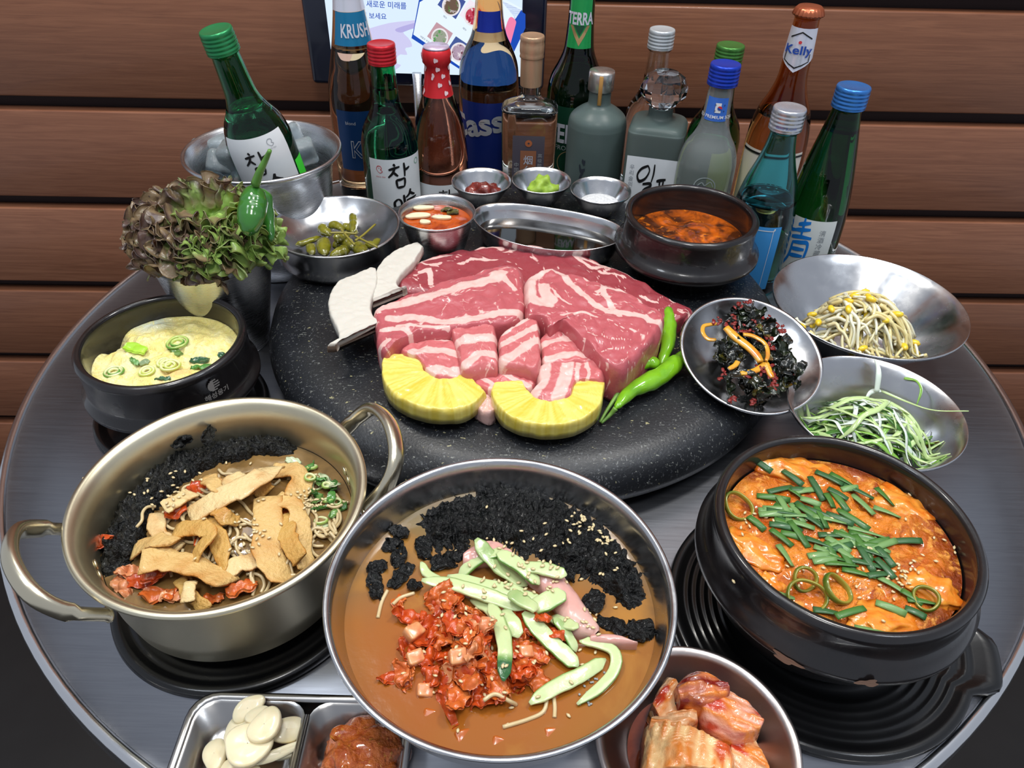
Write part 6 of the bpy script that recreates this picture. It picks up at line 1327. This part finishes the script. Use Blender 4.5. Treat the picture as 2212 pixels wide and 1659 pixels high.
rd = [(700, 540), (850, 360), (970, 570), (1230, 680), (760, 650), (1080, 760), (1130, 860), (1010, 1090), (1120, 1180), (1150, 1280), (960, 1430), (880, 1150), (540, 570), (780, 400), (900, 700), (1370, 1130), (1180, 640), (1050, 540), (660, 600), (1100, 1120), (1160, 1230), (720, 1400), (600, 1160)]
for k in range(150):
    x, y = rd[k % len(rd)]; x += rs.normal(0, 34); y += rs.normal(0, 26); c = gplane(x, y); c[2] = .0078 - .004 * (y > 1350) + rs.uniform(-.001, .001); r = rs.uniform(.0009, .0021)
    V, F = blob((r * 1.3, r * .8, .0007), .5, 3, k, 2); V = V @ rotm(rs.uniform(-.4, .4), 0, k * .9).T + c
    put('chilli_flake_clump', toworld(V), F, REDP, 'red chilli seasoning clump at the ' + reg9(c, 0, 0, .022) + ' of the dark greens', 'seasoning', 'chilli seasoning on the greens')
STK = mat('seasoned_stalk', (222, 160, 44), .18, coat=.6, sss=.25, vary=[(60, (200, 90, 20), .52, .7), (40, (176, 168, 50), .6, .75)], bump=(120, .3, .001))
for k, (pts, w, lab) in enumerate((([(610, 660), (720, 770), (850, 870), (940, 960), (990, 1040)], .0040, 'thick yellow stalk slanting across the dark greens'), ([(800, 735), (900, 750), (1010, 810), (1060, 880), (1070, 970), (1050, 1030)], .0020, 'curved thin orange stalk right of the thick one'), ([(540, 720), (450, 710), (395, 640), (400, 570), (460, 550), (560, 540)], .0019, 'looped orange stalk at the left of the plate'), ([(1050, 1040), (960, 1110), (860, 1140), (780, 1150)], .0026, 'pale stalk spreading to the left beneath'), ([(1060, 1030), (1090, 1110), (1130, 1200)], .0030, 'reddish stalk spreading down'), ([(760, 1000), (720, 1060), (650, 1100)], .0022, 'olive stalk at the lower left'))):
    p = np.array([gplane(*q) for q in pts]); p[:, 2] = .0105 if k < 2 else (.001 if k == 2 else .008); p = cat(p, 24); V, F = sweep(p, w * np.interp(np.linspace(0, 1, 24), [0, .2, .8, 1], [.8, 1, .9, .7]), w * .45, 12, sq=2.5)
    put('stalk', toworld(V), F, STK, lab, 'stalk', 'stalks in the seasoned greens')

# ---------------------------------------------------------------- cabbage kimchi plate
def zK(p): return zf(p, .21699, 1280, 1350)
KCM = mat('cabbage_kimchi', (226, 150, 90), .2, coat=.6, sss=.2, attr='Col', bump=(120, .7, .003))
def kleaf(A_, B_, z0, z1, dome, seed, lab, red=.45, fold=.0010, base=(232, 186, 140), hot=(188, 56, 26)):
    V, F = rail_slab(PX(zK(A_), z1), PX(zK(B_), z1), z0, z1, 110, 40, dome=dome, edge=.15, rough=.0022, seed=seed, rz=70)
    c = PX(zK([(A_[0]), (A_[-1])]), z1); d = (c[1] - c[0])[:2]; d /= np.linalg.norm(d) + 1e-9; u = V[:, 0] * d[0] + V[:, 1] * d[1]; v = -V[:, 0] * d[1] + V[:, 1] * d[0]
    rib = fbm(np.c_[u * 60, v * 420, V[:, 2] * 100], 1, seed, 3); V[:, 2] += fold * rib * (V[:, 2] > z0 + .003)
    n = fbm(np.c_[u * 60, v * 160, V[:, 2] * 60], 1, seed + 9, 3)
    col = mixc(base, (224, 132, 54), .45 + rib * 1.2); t = np.clip((n - .15 + red * .5) * 2.2, 0, 1)[:, None]; col = col * (1 - t) + np.array(lin(hot)) * t
    put('kimchi_leaf', V, F, KCM, lab, 'kimchi', 'cabbage kimchi on the plate', attrs={'Col': col})
kleaf([(560, 760), (620, 620), (720, 470), (800, 500)], [(700, 1000), (820, 900), (900, 850), (1000, 800)], .008, .030, .004, 61, 'orange cabbage leaf at the upper left of the kimchi plate', .3)
kleaf([(800, 620), (900, 500), (1080, 440), (1310, 540), (1320, 570)], [(860, 800), (960, 830), (1060, 850), (1250, 760), (1400, 680)], .010, .038, .006, 62, 'dark red folded top of the cabbage kimchi', .75, 0.0014, (214, 130, 100), (132, 34, 26))
kleaf([(1080, 740), (1250, 640), (1450, 700), (1600, 820), (1700, 990)], [(1040, 800), (1090, 1000), (1300, 1130), (1450, 1150), (1640, 1100)], .008, .033, .006, 63, 'pink-orange crumpled leaf at the right of the kimchi plate', .55, 0.0014, (232, 172, 150), (190, 66, 44))
kleaf([(600, 850), (760, 830), (900, 850), (1060, 880)], [(560, 1000), (700, 1040), (860, 1060), (1080, 1000)], .012, .034, .003, 64, 'frilled pale edge of the cabbage kimchi', .2, .002)
kleaf([(570, 965), (540, 1150), (500, 1300), (470, 1480)], [(1000, 1010), (1240, 1080), (1430, 1190), (1420, 1480)], .010, .036, .003, 65, 'large pale cabbage rib with orange streaks at the front of the kimchi plate', .12, .0018, (240, 198, 140), (196, 80, 30))
kleaf([(1380, 1120), (1520, 1080), (1640, 1130), (1750, 1380)], [(1400, 1480), (1500, 1480), (1620, 1480), (1760, 1480)], .008, .026, .003, 66, 'yellowish cabbage piece at the lower right of the kimchi plate', .3)
V, F = disc(kpx, kpy - .002, .0055, .038, 12, 50); put('kimchi_juice', V, F, mat('kimchi_juice', (150, 70, 40), .08, coat=.6, vary=[(60, (120, 50, 30), .4, .7)]), 'thin red juice around the cabbage kimchi', 'juice')

# ---------------------------------------------------------------- garlic slices and paste in the tray
def zE(p): return zf(p, .24412, 380, 1450)
gl = [((990, 720), 190, 100, .5, (.1, .2), .010, 'garlic slice under the pile at the right'), ((350, 740), 190, 250, .2, (-.1, -.2), .010, 'garlic slice at the left of the pile'), ((560, 900), 330, 200, 0, (0, 0), .010, 'garlic slice at the bottom of the pile'), ((560, 520), 250, 200, .6, (0, -.15), .016, 'broad garlic slice at the upper left'), ((980, 520), 290, 190, .15, (.2, .2), .015, 'garlic slice leaning at the right of the pile'), ((920, 720), 380, 85, .5, (.5, .1), .014, 'garlic slice seen on edge, slanting at the right'), ((640, 330), 250, 160, .8, (.3, -.2), .020, 'topmost garlic slice by the back rim'),
      ((740, 400), 200, 150, .4, (0, 0), .021, 'small garlic slice just below the topmost one'), ((640, 650), 370, 300, .1, (0, .0), .022, 'largest garlic slice in the middle of the pile'), ((790, 480), 240, 260, -.3, (.05, -.1), .026, 'rounded garlic slice on top, notched')]
for k, ((x, y), L, W, rz, tl, z, lab) in enumerate(gl):
    V, F = slice_(P(*zE([(x, y)])[0], z), L * .000076, W * .000076, .0042, rz, tl, k + 1); put('garlic_slice', V, F, GAR, lab, 'garlic', 'garlic slices in the tray')
pc = P(*zE([(1640, 720)])[0], .012)
V, F = blob((.0245, .021, .017), .22, 2.4, 8, 4); V = V + pc + (0, -.004, -.002); V += .0032 * fbm(V, 120, 7, 3)[:, None] * np.array([.6, .6, 1]); V[:, 2] = np.maximum(V[:, 2], .004)
put('soybean_paste', V, F, mat('soybean_paste', (202, 104, 34), .16, coat=.6, sss=.15, vary=[(160, (176, 76, 20), .45, .6, .5), (320, (210, 140, 50), .62, .7)], bump=(260, .9, .004)), 'chunky orange-brown seasoned soybean paste in the right tray well', 'paste')

# ---------------------------------------------------------------- lettuce
LET = mat('leaf_lettuce', (110, 140, 60), .35, coat=.2, sss=.12, attr='Col', bump=(160, .5, .0015), vary=[(220, (90, 110, 60), .62, .75)])
def lettuce(base, d, L, W, seed, purple, lab, ruf=.30, cup=.25, grp='red leaf lettuce leaves'):
    """base point, direction of growth, frilled edge"""
    nu, nv = 30, 96; u = np.linspace(0, 1, nu)[:, None]; v = np.linspace(-1, 1, nv)[None, :]
    ang = v * 1.25; r = u * L * (.72 + .28 * np.cos(v * 1.4) + .05 * np.sin(v * 23 + seed))
    X = r * np.sin(ang) * W / L * 1.1; Y = r * np.cos(ang) * .95; e = u ** 2.2
    ph = rs.uniform(0, 6); Z = ruf * L * .30 * e * (np.sin(v * 13 + ph + 2 * np.sin(u * 5 + seed)) * .7 + .55 * np.sin(v * 31 + ph * 2 + u * 4) * u) - cup * L * (np.abs(v) ** 2) * u + .18 * L * u * (1 - u) * 4 * .6 - .35 * L * u ** 3 * cup
    X = X + ruf * L * .12 * e * np.cos(v * 27 + ph); Y = Y + ruf * L * .15 * e * np.sin(v * 31 + ph * 1.7)
    G = np.stack([X, Y, Z], 2); V0 = G.reshape(-1, 3); G += (.0016 * np.stack([fbm(V0, 150, seed), fbm(V0, 150, seed + 2), fbm(V0, 150, seed + 5)], 1)).reshape(nu, nv, 3)
    V, F = shell(G, .0007)
    ez = Vector(d).normalized(); ref = Vector((0, 0, 1)) if abs(ez.z) < .85 else Vector((0, -1, .2)); ex = ez.cross(ref).normalized(); ezz = ex.cross(ez)
    Rm = np.array([list(ex), list(ez), list(ezz)]).T; tw = rs.uniform(-.5, .5)
    W_ = V @ rotm(0, tw, 0).T @ Rm.T + np.array(base)
    uu = np.tile(np.repeat(np.linspace(0, 1, nu), nv), 2); n = fbm(V, 90, seed + 3)
    edge = np.clip((uu - (1 - purple)) * 2.0 + n * .6, 0, 1)
    col = mixc((164, 194, 104), (136, 172, 82), uu * .7 + n * .8); col = col * (1 - edge[:, None] * .95) + mixc((78, 50, 58), (124, 100, 78), .5 + n * 2.2) * edge[:, None] * .95
    t = np.clip(.25 - uu, 0, 1)[:, None] * 3; col = col * (1 - t) + np.array(lin((206, 220, 160))) * t
    put('lettuce_leaf', W_, F, LET, lab, 'lettuce', grp, attrs={'Col': np.clip(col, 0, 1)})
rs = np.random.RandomState(61)
dc = np.array([LCX + .002, LCY - .010, .118])
place_ = ['upper left', 'top', 'upper right', 'left', 'centre', 'right', 'lower left', 'front', 'lower right']
cnt = {}
for k in range(46):
    if k < 34: i = (k + .5) / 34; ph = math.acos(1 - 1.25 * i); az = k * 2.399963
    else: i = rs.rand(); ph = 1.1 + .5 * i; az = -PI / 2 + rs.uniform(-1.6, 1.6)
    d = np.array([math.sin(ph) * math.cos(az), math.sin(ph) * math.sin(az), math.cos(ph)])
    tip = dc + d * np.array([.056, .046, .043]); L = rs.uniform(.030, .040); b = tip - d * L * .8
    bx = b - dc; q_ = math.hypot(bx[0], bx[1]); b[:2] = dc[:2] + bx[:2] * min(1, .034 / (q_ + 1e-6)); b[2] = max(b[2], .098)
    dd = d + np.array([rs.uniform(-.35, .35), rs.uniform(-.35, .35) - .2, rs.uniform(-.1, .45)]); dd /= np.linalg.norm(dd)
    gx = (tip[0] - dc[0]) / .054; gz = (tip[2] - .118) / .043; pu = np.clip(.52 - .52 * gx + .15 * (gz > .5) + rs.uniform(-.12, .12), .06, .95)
    reg = place_[(0 if gz > .65 else 1 if gz > .2 else 2) * 3 + (0 if gx < -.3 else 1 if gx < .35 else 2)]
    tone = 'bright green' if pu < .3 else 'red-edged green' if pu < .62 else 'dark purple-brown'
    lab = tone + ' frilly lettuce leaf at the ' + reg + ' of the heap in the steel cup'
    lettuce(b, dd, L, rs.uniform(.046, .060), k + 1, pu, lab, .62, .16, tone + ' lettuce, ' + reg)
GP_ = mat('green_pepper', (52, 112, 40), .16, coat=.6, vary=[(40, (38, 92, 34), .45, .7)], bump=(110, .3, .001)); GS_ = mat('pepper_stalk', (96, 146, 62), .35, vary=[(60, (76, 124, 54), .4, .7)])
chilli('green_pepper', [(552, 400), (547, 440), (540, 480), (536, 510)], [.172, .162, .152, .142], .0118, GP_, 'large glossy green pepper standing in the lettuce, stalk up', [(552, 398), (562, 370), (574, 345), (583, 325)], [.176, .188, .198, .207], 'pepper', srad=.0020, sm=GS_)
chilli('green_pepper', [(560, 408), (574, 430), (578, 470), (588, 520)], [.160, .152, .138, .125], .0062, GP_, 'thin curved green pepper right of the large one', None, None, 'pepper')
